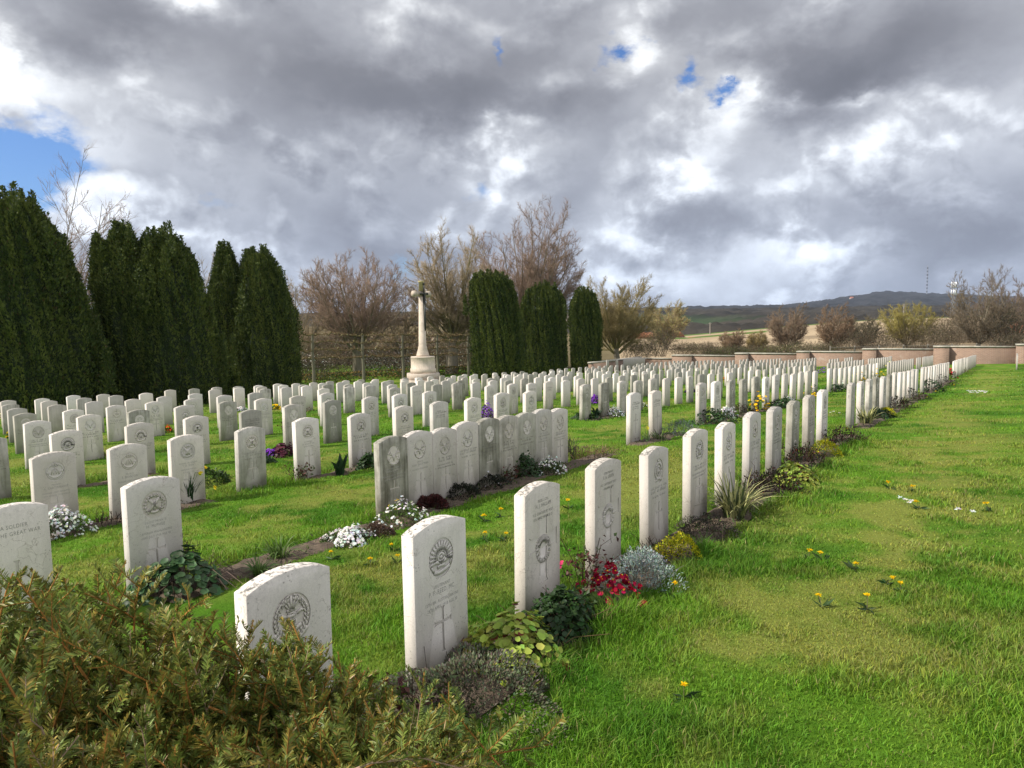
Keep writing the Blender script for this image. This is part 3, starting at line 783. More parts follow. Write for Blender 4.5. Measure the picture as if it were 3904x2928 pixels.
xs = np.concatenate([np.linspace(-45, -6, 60), np.arange(-5.9, 6.0, .06), np.linspace(6.1, 75, 180)])
ys = np.concatenate([np.linspace(-8, .4, 16), np.arange(.5, 14, .06), np.linspace(14.2, 85, 190)])
lawn = grid_mesh('lawn', xs, ys, lawn_h, lawn_c, M_TURF)

# soil strips: lumpy sheets a little above the dip cut for them
def soil_strip(u0, u1, v0, v1, k):
    us = np.arange(u0, u1, .05 if u0 < 12 else .12); vs = np.linspace(v0, v1, 12)
    U, Vv = np.meshgrid(us, vs, indexing='ij'); X, Y = XY(U, -2.24 - 2.66 * k + Vv)
    e = np.minimum((Vv - v0) / .07, (v1 - Vv) / .07).clip(0, 1) * np.minimum((U - u0) / .1, (u1 - U) / .1).clip(0, 1)
    Z = G(X, Y) - .03 + .042 * e + .05 * (fbm(X * 17, Y * 17, 3) - .5) * e
    n, m = X.shape; i, j = np.meshgrid(np.arange(n - 1), np.arange(m - 1), indexing='ij')
    F = np.stack([i * m + j, (i + 1) * m + j, (i + 1) * m + j + 1, i * m + j + 1], -1).reshape(-1, 4)
    mb = MB(); mb.add(np.stack([X, Y, Z], -1).reshape(-1, 3), F)
    o = mb.build('soil_bed', M_SOIL, smooth=True); tag(o, kind='structure')
for k, u0, u1, w in ((0, 1.2, 11.9, .40), (0, 12.95, 23.4, .32), (0, 24.2, 35, .3), (1, 2.45, 9.1, .40), (1, 9.9, 11.6, .36), (1, 13, 19, .3), (2, 2.5, 4.6, .26), (2, 5.9, 8.2, .26), (2, 13.4, 14.9, .26), (3, 4.2, 5.4, .26), (3, 6.9, 8., .26)):
    soil_strip(u0, u1, -.02, w, k)

# ------------------------------------------------------------------ grass blades
def stones_mask(x, y):
    m = np.zeros(len(x), bool); u = x * DX + y * DY; v = x * NX + y * NY
    for (b, k), us in ROWS.items():
        if b not in 'AB': continue
        near = np.abs(v - (-2.21 - 2.66 * k - HT)) < .06
        if not near.any(): continue
        for q in us: m |= near & (u > q - .02) & (u < q + 2 * HW + .02)
    return m
def blades(n, rx, ry, hmin, hmax, w, seg, keep=None, tall=None):
    x = rng.uniform(*rx, n); y = rng.uniform(*ry, n)
    ok = (np.abs(x) < y * .80 + .35) & ~bed_mask(x, y)
    if keep is not None: ok &= keep(x, y)
    x, y = x[ok], y[ok]; ok = ~stones_mask(x, y); x, y = x[ok], y[ok]; n = len(x)
    c, dry = lawn_tint(x, y)
    t = rng.random(n)
    c = c * (rng.uniform(.6, 1.45, (n, 1))) * np.stack([rng.uniform(.85, 1.25, n), np.ones(n), rng.uniform(.7, 1.3, n)], 1)
    straw = (t < .03 + .12 * dry)
    c[straw] = np.array([.27, .26, .09]) * rng.uniform(.6, 1.2, (straw.sum(), 1))
    tuft = np.clip((fbm(x * 2.6 + 5, y * 2.6 + 31, 3) - .42) * 3.2, 0, 1)
    h = rng.uniform(hmin, hmax, n) * (.55 + .9 * tuft) * (1 - .35 * dry)
    u = x * DX + y * DY; v = x * NX + y * NY
    ph = ((v + 2.24 + .10) / 2.66) % 1.0
    edge = np.exp(-(np.minimum(ph, 1 - ph) / .055) ** 2) * (v < -1.2)
    edge = np.maximum(edge, np.exp(-((v + 1.78) / .16) ** 2) * (u < 12)) 
    h *= 1 + 1.5 * edge
    z = lawn_h(x, y) - .006
    a = rng.uniform(0, 2 * np.pi, n); lean = rng.uniform(.15, 1.0, n) * h
    la = a + rng.normal(0, .8, n)
    wx, wy = np.cos(a) * w * .5, np.sin(a) * w * .5
    dx, dy = -np.sin(la) * lean, np.cos(la) * lean
    B = np.stack([x, y, z], 1)
    S = np.stack([wx, wy, 0 * x], 1)
    Dv = np.stack([dx, dy, 0 * x], 1); Zv = np.array([0, 0, 1.])
    if seg == 1:
        V = np.stack([B - S, B + S, B + Dv + Zv * h[:, None] * .9], 1).reshape(-1, 3)
        F = np.arange(3 * n).reshape(-1, 3); k = 3
        return V, [F], np.repeat(c, 3, 0)
    M = B + Dv * .35 + Zv * (h * .58)[:, None]
    T = B + Dv * 1.0 + Zv * (h * .85)[:, None]
    V = np.stack([B - S, B + S, M + S * .8, M - S * .8, T], 1).reshape(-1, 3)
    i = np.arange(n)[:, None] * 5
    shade = np.ones(5)
    return V, [i + np.array([[0, 1, 2, 3]]), i + np.array([[3, 2, 4]])], np.repeat(c, 5, 0)
gm = MB()
def add_blades(*a, **k):
    V, Fs_, c = blades(*a, **k)
    n0 = gm.n; gm.v.append(V); gm.c.append(c); gm.n += len(V)
    for F in Fs_: gm.f.setdefault(F.shape[1], []).append(F + n0)
ring_ = lambda a, b: (lambda x, y: (np.hypot(x, y) > a) & (np.hypot(x, y) < b))
add_blades(300000, (-1.5, 4.4), (1.2, 5.2), .022, .058, .0042, 2, ring_(.9, 5.4))
add_blades(330000, (-9, 9), (3.5, 11), .022, .055, .0075, 2, ring_(5.2, 11.5))
add_blades(300000, (-18, 18), (7, 23), .025, .058, .016, 1, ring_(11.2, 23))
add_blades(220000, (-36, 38), (16, 48), .03, .06, .04, 1, ring_(22.5, 50))
grass = gm.build('grass', M_GRASS); tag(grass, kind='stuff', label='short green lawn grass between the rows of headstones', cat='grass')

# low weeds and seedlings all along the soil strips
def bed_weeds():
    global rng
    mb = MB(); n = 9000; k = rng.choice([0, 0, 0, 1, 1, 2, 3], n); u = rng.uniform(1.3, 24, n) ** 1.0; v = -2.24 - 2.66 * k + rng.uniform(0, .42, n)
    x, y = XY(u, v); ok = bed_mask(x, y) & (fbm(x * 3.3, y * 3.3, 3) > .44); x, y = x[ok], y[ok]; n = len(x)
    P = np.stack([x, y, G(x, y) + .002 + .05 * rng.random(n) ** 2], 1); D2 = rnd_dirs(n, .3)
    m = rng.random(n); cols = [(.06, .11, .022), (.09, .075, .045), (.04, .065, .02), (.10, .15, .03)]
    for i, c in enumerate(cols):
        q = (m >= i / 4) & (m < (i + 1) / 4); leaves(mb, P[q], D2[q], .030, c, .5, cj=.4)
    o = mb.build('bed_weeds', M_LEAF); tag(o, 'small weeds and seedlings scattered over the bare soil strips', 'weeds', kind='stuff')
# ------------------------------------------------------------------ plants
def rnd_dirs(n, up=.0):
    d = rng.normal(size=(n, 3)); d[:, 2] = np.abs(d[:, 2]) + up
    return d / np.linalg.norm(d, axis=1)[:, None]
def leaves(mb, P, Nn, size, col, aspect=.6, fold=.25, cj=.25, tip=None, hue=.1):
    """kite leaves at P, blade direction Nn"""
    n = len(P)
    if n == 0: return
    size = np.broadcast_to(size, (n,)) * rng.uniform(.7, 1.25, n)
    Nn = Nn + rng.normal(0, .25, (n, 3)); Nn /= np.linalg.norm(Nn, axis=1)[:, None]
    r = rng.normal(size=(n, 3)); A = np.cross(Nn, r); A /= np.linalg.norm(A, axis=1)[:, None]
    U = np.cross(A, Nn)
    s = size[:, None]
    c = np.array(col) * rng.uniform(1 - cj, 1 + cj, (n, 1)) * (1 + rng.normal(0, hue, (n, 3)))
    c = np.clip(c, .004, .9)
    V = np.stack([P, P + Nn * s * .45 + A * s * aspect * .5 + U * s * fold * .3, P + Nn * s + U * s * -.1, P + Nn * s * .45 - A * s * aspect * .5 + U * s * fold * .3], 1).reshape(-1, 3)
    i = np.arange(n)[:, None] * 4
    mb.add(V, np.concatenate([i + np.array([[0, 1, 2]]), i + np.array([[0, 2, 3]])]), np.repeat(c, 4, 0))
def rounds(mb, P, Nn, size, col, cj=.25, seg=7, cup=.18):
    """round scalloped leaves or petals facing Nn"""
    n = len(P); size = np.broadcast_to(size, (n,)) * rng.uniform(.65, 1.2, n)
    Nn = Nn + rng.normal(0, .3, (n, 3)); Nn /= np.linalg.norm(Nn, axis=1)[:, None]
    r = rng.normal(size=(n, 3)); A = np.cross(Nn, r); A /= np.linalg.norm(A, axis=1)[:, None]; B = np.cross(Nn, A)
    c = np.clip(np.array(col) * rng.uniform(1 - cj, 1 + cj, (n, 1)) * (1 + rng.normal(0, .1, (n, 3))), .004, .95)
    vs = [P]
    for k in range(seg):
        a = 2 * math.pi * k / seg; q = .5 * (1 if k else .72)
        vs.append(P + (A * math.cos(a) + B * math.sin(a)) * (size * q)[:, None] + Nn * (size * cup)[:, None])
    V = np.stack(vs, 1).reshape(-1, 3); i = np.arange(n)[:, None] * (seg + 1)
    F = np.concatenate([i + np.array([[0, 1 + k, 1 + (k + 1) % seg]]) for k in range(seg)])
    cc = np.repeat(c, seg + 1, 0)
    mb.add(V, F, cc)
def dome(n, r, h, lo=.15, jit=.12, ecc=None):
    """points and outward normals on a lumpy low dome"""
    a = rng.uniform(0, 2 * np.pi, n); q = np.sqrt(rng.random(n)); lump = 1 + .25 * np.sin(a * 3 + r * 40) + .15 * np.sin(a * 5 + h * 70)
    x = np.cos(a) * q * r * lump; y = np.sin(a) * q * r * lump
    z = h * (1 - q ** 2.2) * (.75 + .5 * vnoise(x * 14 / max(r, .1) * .3 + r * 90, y * 14 / max(r, .1) * .3 + 7)) + .02
    z = np.maximum(z - rng.random(n) ** 2 * jit * 2 * h * 1.2, .01)
    Nn = np.stack([x / r * .9, y / r * .9, np.full(n, .55)], 1); Nn /= np.linalg.norm(Nn, axis=1)[:, None]
    return np.stack([x, y, z], 1), Nn
def straps(mb, n, r, ln, w, cols, droop=.5, spread=.6, seg=5):
    for i in range(n):
        a = rng.uniform(0, 2 * math.pi); q = rng.random() ** .7 * r * .35
        b = np.array([math.cos(a) * q, math.sin(a) * q, 0]); a2 = a + rng.normal(0, .5)
        out = rng.uniform(.15, 1) * spread; l = ln * rng.uniform(.6, 1.1); t = np.linspace(0, 1, seg)
        P = b + np.stack([np.cos(a2) * out * l * t ** 1.6, np.sin(a2) * out * l * t ** 1.6, l * (t - droop * out * t ** 2.4)], 1)
        A = np.array([-math.sin(a2 + rng.normal(0, .6)), math.cos(a2), 0.]); ww = w * np.array([.75, 1, .95, .7, .08])[:seg, None] if seg == 5 else w * np.linspace(1, .1, seg)[:, None]
        c = cols[rng.integers(len(cols))]
        if len(cols) > 2 and rng.random() < .7:      # striped leaf: pale margin
            c2 = cols[0]
            for (l0, l1, cc) in ((-.5, -.18, c2), (-.18, .18, c), (.18, .5, c2)):
                V = np.stack([P + A * ww * l0, P + A * ww * l1], 1).reshape(-1, 3)
                mb.add(V, [(2 * j, 2 * j + 1, 2 * j + 3, 2 * j + 2) for j in range(seg - 1)], np.array(cc) * rng.uniform(.8, 1.15))
        else:
            V = np.stack([P - A * ww * .5, P + A * ww * .5], 1).reshape(-1, 3)
            mb.add(V, [(2 * j, 2 * j + 1, 2 * j + 3, 2 * j + 2) for j in range(seg - 1)], np.array(c) * rng.uniform(.75, 1.2))
def stems(mb, n, r, h, col, rad=.003, lean=.35, fork=0):
    tips = []
    for i in range(n):
        a = rng.uniform(0, 2 * math.pi); q = math.sqrt(rng.random()) * r
        b = np.array([math.cos(a) * q, math.sin(a) * q, -.02]); d = np.array([rng.normal(0, lean), rng.normal(0, lean), 1.]); hh = h * rng.uniform(.5, 1.1)
        P = np.stack([b, b + d * hh * .5 + rng.normal(0, .012, 3), b + d * hh + rng.normal(0, .02, 3)])
        tube(mb, P, [rad, rad * .8, rad * .6], 4, np.array(col) * rng.uniform(.7, 1.2)); tips.append(P[-1])
        for f in range(fork):
            m = P[1] + (P[2] - P[1]) * rng.random(); e = m + np.array([rng.normal(0, .4), rng.normal(0, .4), .5]) * hh * .35
            tube(mb, [m, e], [rad * .6, rad * .4], 3, col); tips.append(e)
    return np.array(tips)
GREEN = (.060, .105, .022); DKGREEN = (.022, .046, .016); YG = (.20, .25, .035); WHITE = (.82, .82, .78); PURP = (.26, .055, .52); YEL = (.85, .56, .015)
def plant(kind, x, y, r, h, label):
    NAMES = dict(thyme='thyme_mat', thyme2='thyme_mat', dock='weed', rose='rose_plant', heuchera='heuchera_plant', geranium='cranesbill_plant', primrose='primrose_plant', silver='silver_shrub', stubs='cut_stems', mound='evergreen_cushion', iris='sword_leaf_plant', darkred='berry_shrub', redflower='red_flowers', dry='dry_tuft', ivy='ivy_leaved_plant', strap='strap_leaf_plant', candytuft='white_flowering_plant', brownmat='dead_plant', wallflower='flowering_plant', bergenia='red_leaved_mat', darkmat='dark_mat_plant', lavender='lavender_plant', drygrass='dead_plant_patch', tulip='daffodil_plant', doronicum='yellow_flowering_plant', daffodil='daffodil_plant', grasstuft='ground_cover_plant', tulipleaf='tulip_plant', purpleleaf='purple_leaved_plant', aubrieta='aubrieta_plant', redorange='red_flowering_plant')
    CAT = dict(rose='rose', stubs='cut stems', silver='shrub', darkred='shrub', lavender='lavender', tulip='daffodil', daffodil='daffodil', dock='weed')
    dist = math.hypot(x, y); q = min(1., max(.16, 7 / dist) * 1.0); sz = 1 / math.sqrt(q)   # fewer, larger leaves far away
    root = empty(NAMES[kind], (x, y, g1(x, y) - .012), rng.uniform(0, 6))
    tag(root, label, CAT.get(kind, 'plant'), 'plants in the flower beds')
    fo, fl, sm = MB(), MB(), MB()
    n = lambda k: max(12, int(k * q))
    if kind in ('thyme', 'thyme2', 'brownmat', 'bergenia', 'darkmat', 'grasstuft'):
        c1, c2, ls = {'thyme': ((.13, .155, .085), (.14, .11, .085), .017), 'thyme2': ((.055, .042, .036), (.05, .06, .03), .014), 'brownmat': ((.14, .09, .06), (.09, .06, .05), .016), 'bergenia': ((.10, .03, .03), (.06, .03, .025), .03), 'darkmat': ((.018, .024, .014), (.03, .03, .02), .022), 'grasstuft': ((.03, .06, .015), (.05, .09, .02), .03)}[kind]
        P, Nn = dome(n(7500 if kind == 'thyme' else 2200), r, h, jit=.14)
        m = rng.random(len(P)) < .6
        leaves(fo, P[m], Nn[m], ls * sz, c1, .55); leaves(fo, P[~m], Nn[~m], ls * sz, c2, .55)
        stems(sm, n(40), r * .9, h * 1.1, (.06, .04, .03), .002 * sz, .5)
        if 'white' in label:
            P, Nn = dome(n(26), r * .8, h * 1.15, jit=.02); rounds(fl, P, Nn, .018 * sz, WHITE, .05, 5)
    elif kind in ('heuchera', 'geranium', 'ivy', 'dock', 'purpleleaf'):
        col, ls, k = {'heuchera': (YG, .044, 560), 'geranium': ((.030, .062, .020), .036, 780), 'ivy': ((.055, .105, .04), .055, 420), 'dock': ((.10, .17, .04), .07, 46), 'purpleleaf': ((.07, .014, .025), .055, 300)}[kind]
        if 'light green' in label or 'yellow green' in label: col = (.30, .38, .06)
        P, Nn = dome(n(k), r, h, jit=.16); Nn[:, 2] += .5
        rounds(fo, P, Nn, ls * sz, col, .35)
        if kind == 'heuchera':
            m = rng.random(len(P)) < .14; rounds(fo, P[m] - [0, 0, .01], Nn[m], ls * sz, (.20, .055, .03), .3)
        if kind == 'geranium':
            P, Nn = dome(n(260), r * .95, h * 1.05, jit=.1); leaves(fo, P, Nn, .03 * sz, (.04, .085, .022), .7)
        tp = stems(sm, n(40), r * .7, h * .8, (.09, .06, .03) if kind != 'ivy' else (.15, .11, .08), .0028 * sz, .7)
        if kind == 'ivy':     # dead trailing stems around
            for i in range(90):
                a = rng.uniform(-1.2, 2.4); rr = r * rng.uniform(.6, 1.6); b = np.array([math.cos(a) * rr * .5, math.sin(a) * rr * .5, h * .35])
                tube(sm, [b, b * 1.35 + rng.normal(0, .02, 3), np.array([b[0] * 1.9, b[1] * 1.9, .01]) + rng.normal(0, .03, 3)], .002, 3, np.array([.20, .14, .11]) * rng.uniform(.5, 1.3))
    elif kind == 'primrose':
        for i in range(34):
            a = rng.uniform(0, 6.28); l = rng.uniform(.10, .17); el = rng.uniform(.15, 1.)
            d = np.array([math.cos(a) * math.cos(el), math.sin(a) * math.cos(el), math.sin(el)]); s = np.array([-math.sin(a), math.cos(a), 0]); t = np.linspace(0, 1, 6)[:, None]
            P = d * l * t + np.array([math.cos(a), math.sin(a), 0]) * .03 + np.array([0, 0, -.05]) * t ** 2
            w = .05 * np.array([.25, .6, .9, 1, .8, .12])[:, None]
            V = np.stack([P - s * w * .5 + [0, 0, .006], P, P + s * w * .5 + [0, 0, .006]], 1).reshape(-1, 3)
            F = [(3 * j + e, 3 * j + e + 1, 3 * j + e + 4, 3 * j + e + 3) for j in range(5) for e in (0, 1)]
            fo.add(V, F, np.array([.12, .21, .03]) * rng.uniform(.6, 1.25))
        P, Nn = dome(80, r * 1.15, h * 1.05, jit=.1); P[:, 2] += .03; P[:, 1] += .06
        for k in range(5):
            off = rng.normal(0, .006, (len(P), 3))
            rounds(fl, P + off, Nn, .027, (.30, .006, .022) if k % 2 else (.42, .012, .06), .3, 6, .1)
        rounds(fl, P + Nn * .008, Nn, .013, (.85, .50, .02), .1, 5, .05)
        stems(sm, 40, r * .6, h * .9, (.08, .12, .03), .002, .4)
    elif kind == 'silver':
        P, Nn = dome(n(620), r, h, jit=.12); Nn[:, 2] += .4
        for k in range(4): leaves(fo, P + Nn * (.011 * k), Nn + rng.normal(0, .6, Nn.shape), .02 * sz, (.30, .36, .33) if dist < 8 else (.16, .2, .16), .4, cj=.35)
        stems(sm, n(60), r * .8, h * .95, (.18, .17, .14), .002 * sz, .5)
    elif kind == 'stubs':
        stems(sm, n(34), r, h, (.045, .032, .026), .0035 * sz, .25, 1)
        P, Nn = dome(n(60), r, .03); leaves(fo, P, Nn, .025 * sz, (.09, .06, .04))
    elif kind == 'mound':
        P, Nn = dome(n(2600), r, h, jit=.1); m = rng.random(len(P)) < .6
        leaves(fo, P[m], Nn[m], .016 * sz, (.62, .58, .02), .5); leaves(fo, P[~m], Nn[~m], .016 * sz, (.20, .24, .02), .5)
    elif kind == 'iris':
        straps(fo, n(110), r, h * 1.15, .016 * sz, [(.52, .50, .22), (.075, .10, .04), (.16, .19, .06), (.10, .12, .05)], .55, 1.0)
        straps(fo, n(60), r, h * .9, .014 * sz, [(.05, .07, .03), (.08, .09, .05)], .6, 1.1)
    elif kind in ('darkred', 'rose'):
        c = (.045, .022, .018) if 'dark' in label or kind == 'darkred' else (.07, .045, .03)
        tp = stems(sm, n(46 if kind == 'darkred' else 9), r * .8, h, (.06, .035, .025), .003 * sz, .4, 2)
        if kind == 'darkred':
            P, Nn = dome(n(900), r, h * .9, jit=.25); m = rng.random(len(P)) < .55
            leaves(fo, P[m], Nn[m], .026 * sz, c, .6, cj=.4); leaves(fo, P[~m], Nn[~m], .026 * sz, (.045, .06, .022), .6, cj=.4)
            if 'red' in label and dist < 12:
                P, Nn = dome(40, r, h, jit=.05); rounds(fl, P, Nn, .011 * sz, (.35, .02, .02), .2, 6, -.1)
        else:
            pp = tp.repeat(5, 0) + rng.normal(0, .028, (len(tp) * 5, 3)); pp[:, 2] *= rng.uniform(.4, 1.05, len(pp))
            m = rng.random(len(pp)) < .6
            leaves(fo, pp[m], rnd_dirs(m.sum()), .034 * sz, (.09, .03, .025)); leaves(fo, pp[~m], rnd_dirs((~m).sum()), .034 * sz, (.07, .10, .03))
            if 'pink' in label: rounds(fl, tp[:1].repeat(6, 0) + rng.normal(0, .008, (6, 3)), rnd_dirs(6), .03, (.6, .06, .16), .2, 6, .3)
    elif kind in ('dry', 'drygrass'):
        straps(fo, n(170 if kind == 'drygrass' else 70), r * 2.4, h * 1.1, .005 * sz, [(.24, .15, .08), (.17, .10, .06), (.12, .10, .04), ], .5, .8)
        P, Nn = dome(n(900), r, h * .7, jit=.3); m = rng.random(len(P)) < .6
        leaves(fo, P[m], Nn[m], .022 * sz, (.17, .10, .06), .5, cj=.4); leaves(fo, P[~m], Nn[~m], .022 * sz, (.07, .085, .03), .5)
        stems(sm, n(60), r, h, (.11, .075, .05), .002 * sz, .4, 1)
    elif kind == 'strap': straps(fo, n(60), r, h * 1.5, .011 * sz, [(.075, .13, .03), (.11, .17, .04)], .7, 1.1)
    elif kind == 'tulipleaf': straps(fo, n(16), r, h * 1.5, .06 * sz, [(.020, .045, .022), (.028, .06, .026)], .3, .8)
    elif kind == 'tulip':
        straps(fo, 7, r, h * .9, .018, [(.16, .21, .12), (.12, .17, .09)], .4, .9)
        tube(sm, [(0, 0, 0), (.01, 0, h * .8)], .004, 5, (.10, .17, .05)); P = np.array([[.01, 0, h * .8]] * 7)
        leaves(fl, P, np.array([[0, 0, 1.]] * 7) + rng.normal(0, .05, (7, 3)), .075, (.85, .72, .10), .45)
    elif kind == 'daffodil':
        straps(fo, 60, r * .8, h * 1.1, .012, [(.030, .070, .028), (.045, .095, .035)], .35, .55)
        for i, (ax, ay, hh) in enumerate([(.02, .03, .40), (.05, .0, .42), (.16, -.05, .40), (.20, -.14, .16), (-.05, .05, .2), (.0, -.1, .36)]):
            P = [(ax * .2, ay * .2, 0), (ax * .6, ay * .6, hh * .7), (ax, ay, hh), (ax + .035, ay - .01, hh - .012)]
            tube(sm, P, .0032, 5, (.09, .16, .05)); b = np.array([P[-1]] * 7); hd = MB()
            leaves(hd, b, np.array([[.8, -.3, -.45]] * 7) + rng.normal(0, .08, (7, 3)), .052, (.85, .66, .04), .5); hd.build('flower_head', M_PETAL, root)
    elif kind == 'lavender':
        tp = stems(sm, 60, r, h, (.035, .032, .032), .003, .3, 2); leaves(fo, tp, rnd_dirs(len(tp), 1), .03, (.045, .05, .04), .3)
    else:   # cushions of flowers
        fc, fs, k, lc = {'candytuft': (WHITE, .024, 420, GREEN), 'wallflower': (WHITE, .024, 90, (.10, .16, .035)), 'aubrieta': (PURP, .022, 420, (.04, .05, .03)), 'doronicum': (YEL, .042, 90, (.04, .085, .02)), 'redorange': ((.62, .07, .02), .03, 70, GREEN), 'redflower': ((.5, .02, .04), .05, 60, DKGREEN)}[kind]
        if 'loose' in label or 'small' in label: k = int(k * .4)
        if 'pale' in label: fc = (.7, .66, .40) if kind != 'doronicum' else (.75, .62, .12)
        P, Nn = dome(n(900), r, h * .8, jit=.3); leaves(fo, P, Nn, .026 * sz, lc, .5, cj=.35)
        P, Nn = dome(n(k), r * .95, h, jit=.1 if kind != 'doronicum' else .25); Nn[:, 2] += .3; P[:, 2] += .015
        for j in range(2): rounds(fl, P + rng.normal(0, .005 * sz, P.shape), Nn + rng.normal(0, .2, Nn.shape), fs * sz, fc, .08, 6, .12)
        if kind == 'wallflower':
            P, Nn = dome(7, r * .9, h * 1.1, jit=.05); rounds(fl, P, Nn, .035, YEL, .1, 7, .1)
        if kind == 'redorange': P, Nn = dome(n(30), r, h * 1.05); rounds(fl, P, Nn, fs * .6 * sz, YEL, .1, 5)
        stems(sm, n(26), r * .7, h * .8, (.07, .08, .03), .0024 * sz, .4)
    if fo.n: fo.build('foliage', M_LEAF, root)
    if fl.n: fl.build('blossoms', M_PETAL, root)
    if sm.n: sm.build('stems', M_BARK, root)
bed_weeds()
for p in PLANTS: plant(*p)

def dandelion(x, y, label, near):
    root = empty('dandelion', (x, y, g1(x, y))); tag(root, label, 'dandelion', 'dandelions in the lawn')
    sm, fl, fo = MB(), MB(), MB(); hh = rng.uniform(.05, .09); dx, dy = rng.normal(0, .015, 2); s = 1. if near else 1.25
    tube(sm, [(0, 0, 0), (dx * .5, dy * .5, hh * .6), (dx, dy, hh)], .0022, 5, (.16, .15, .07))
    c = np.array([dx, dy, hh]); tilt = np.array([rng.normal(0, .25), rng.normal(-.15, .2), 1.])
    for rad, m, up in ((.021, 22, .004), (.015, 16, .008), (.009, 10, .011)):
        a = np.arange(m) * 2 * np.pi / m + rng.random()
        Nn = np.stack([np.cos(a), np.sin(a), np.full(m, .25)], 1); P = np.tile(c + tilt * up, (m, 1))
        leaves(fl, P, Nn, rad * s, (.88, .60, .012), .32, .1, .1)
    for i in range(7):
        a = rng.uniform(0, 6.28); leaves(fo, np.array([[0, 0, .012]]), np.array([[math.cos(a), math.sin(a), .22]]), rng.uniform(.05, .09), (.035, .075, .018), .26)
    fo.build('leaf_rosette', M_LEAF, root); sm.build('stem', M_LEAF, root); fl.build('flower_head', M_PETAL, root)
DL = ['dandelion in the strip of grass behind the rising sun headstone, nearest the dark mat', 'dandelion in the grass near the fern wreath headstone, upper of a scattered few', 'dandelion midway between the two nearest full front row headstones', 'dandelion close to the left side of the nearest fern wreath headstone',
 'dandelion touching the left edge of the rising sun headstone', 'dandelion just above the one touching the rising sun headstone', 'small dandelion low in the grass left of the rising sun headstone', 'dandelion at the top right corner of the wreath badge headstone', 'dandelion in the grass above the yew left of the thistle badge headstone',
 'upper left dandelion of the mown path pair beyond the daisies', 'upper right dandelion of the mown path pair beyond the daisies', 'big double dandelion in the middle of the path', 'dandelion on the path nearest the low purple thyme', 'dandelion beside a leaf rosette, left one of two on the path', 'dandelion on a dark leaf rosette, right one of two on the path',
 'small dandelion on the dry part of the path', 'tiny dandelion on the dry part of the path', 'lowest dandelion in the long grass of the foreground', 'dandelion right of the silver cushion at the bed edge', 'dandelion at the far right of the path', 'small dandelion with leaves in the middle right of the path', 'dandelion in the strip behind the second fern wreath headstone', 'dandelion at the bed edge by the further yellow cushion', 'dandelion in the lawn right of the nine joined headstones',
 'far dandelion on the path near the third block', 'far dandelion at the bed edge of the second block', 'far dandelion right of the green shrub on the path', 'small dandelion below the path dandelion near the purple thyme']
for (x, y), lb in zip(DANDELIONS, DL): dandelion(x, y, lb, math.hypot(x, y) < 6)
def daisy(x, y, label, s=1.):
    root = empty('daisy', (x, y, g1(x, y))); tag(root, label, 'daisy', 'daisies in the lawn')
    sm, fl = MB(), MB(); hh = rng.uniform(.05, .08)
    tube(sm, [(0, 0, 0), (0, .005, hh)], .0015, 4, (.10, .15, .05))
    a = np.arange(14) * 2 * np.pi / 14
    leaves(fl, np.tile([0, .005, hh], (14, 1)), np.stack([np.cos(a), np.sin(a), np.full(14, .5)], 1), .021 * s, (.85, .85, .84), .42, .1, .05)
    rounds(fl, np.array([[0, .005, hh + .006]]), np.array([[0, 0, 1.]]), .010 * s, (.8, .55, .03), .1)
    sm.build('stem', M_LEAF, root); fl.build('flower_head', M_PETAL, root)
for i, (x, y) in enumerate(DAISIES):
    daisy(x, y, ['upper white daisy of a small group on the path', 'left white daisy of a small group on the path', 'right white daisy of a small group on the path', 'lowest white daisy of a small group on the path', 'left of two white daisies at the right of the path', 'right of two white daisies at the right of the path', 'left of three white daisies in the gap of the front row', 'middle of three white daisies in the gap of the front row', 'right of three white daisies in the gap of the front row'][i], 1.25)
for x, y in FARDAISIES: daisy(x, y, 'white daisy in a dense patch far along the mown path', 1.9)
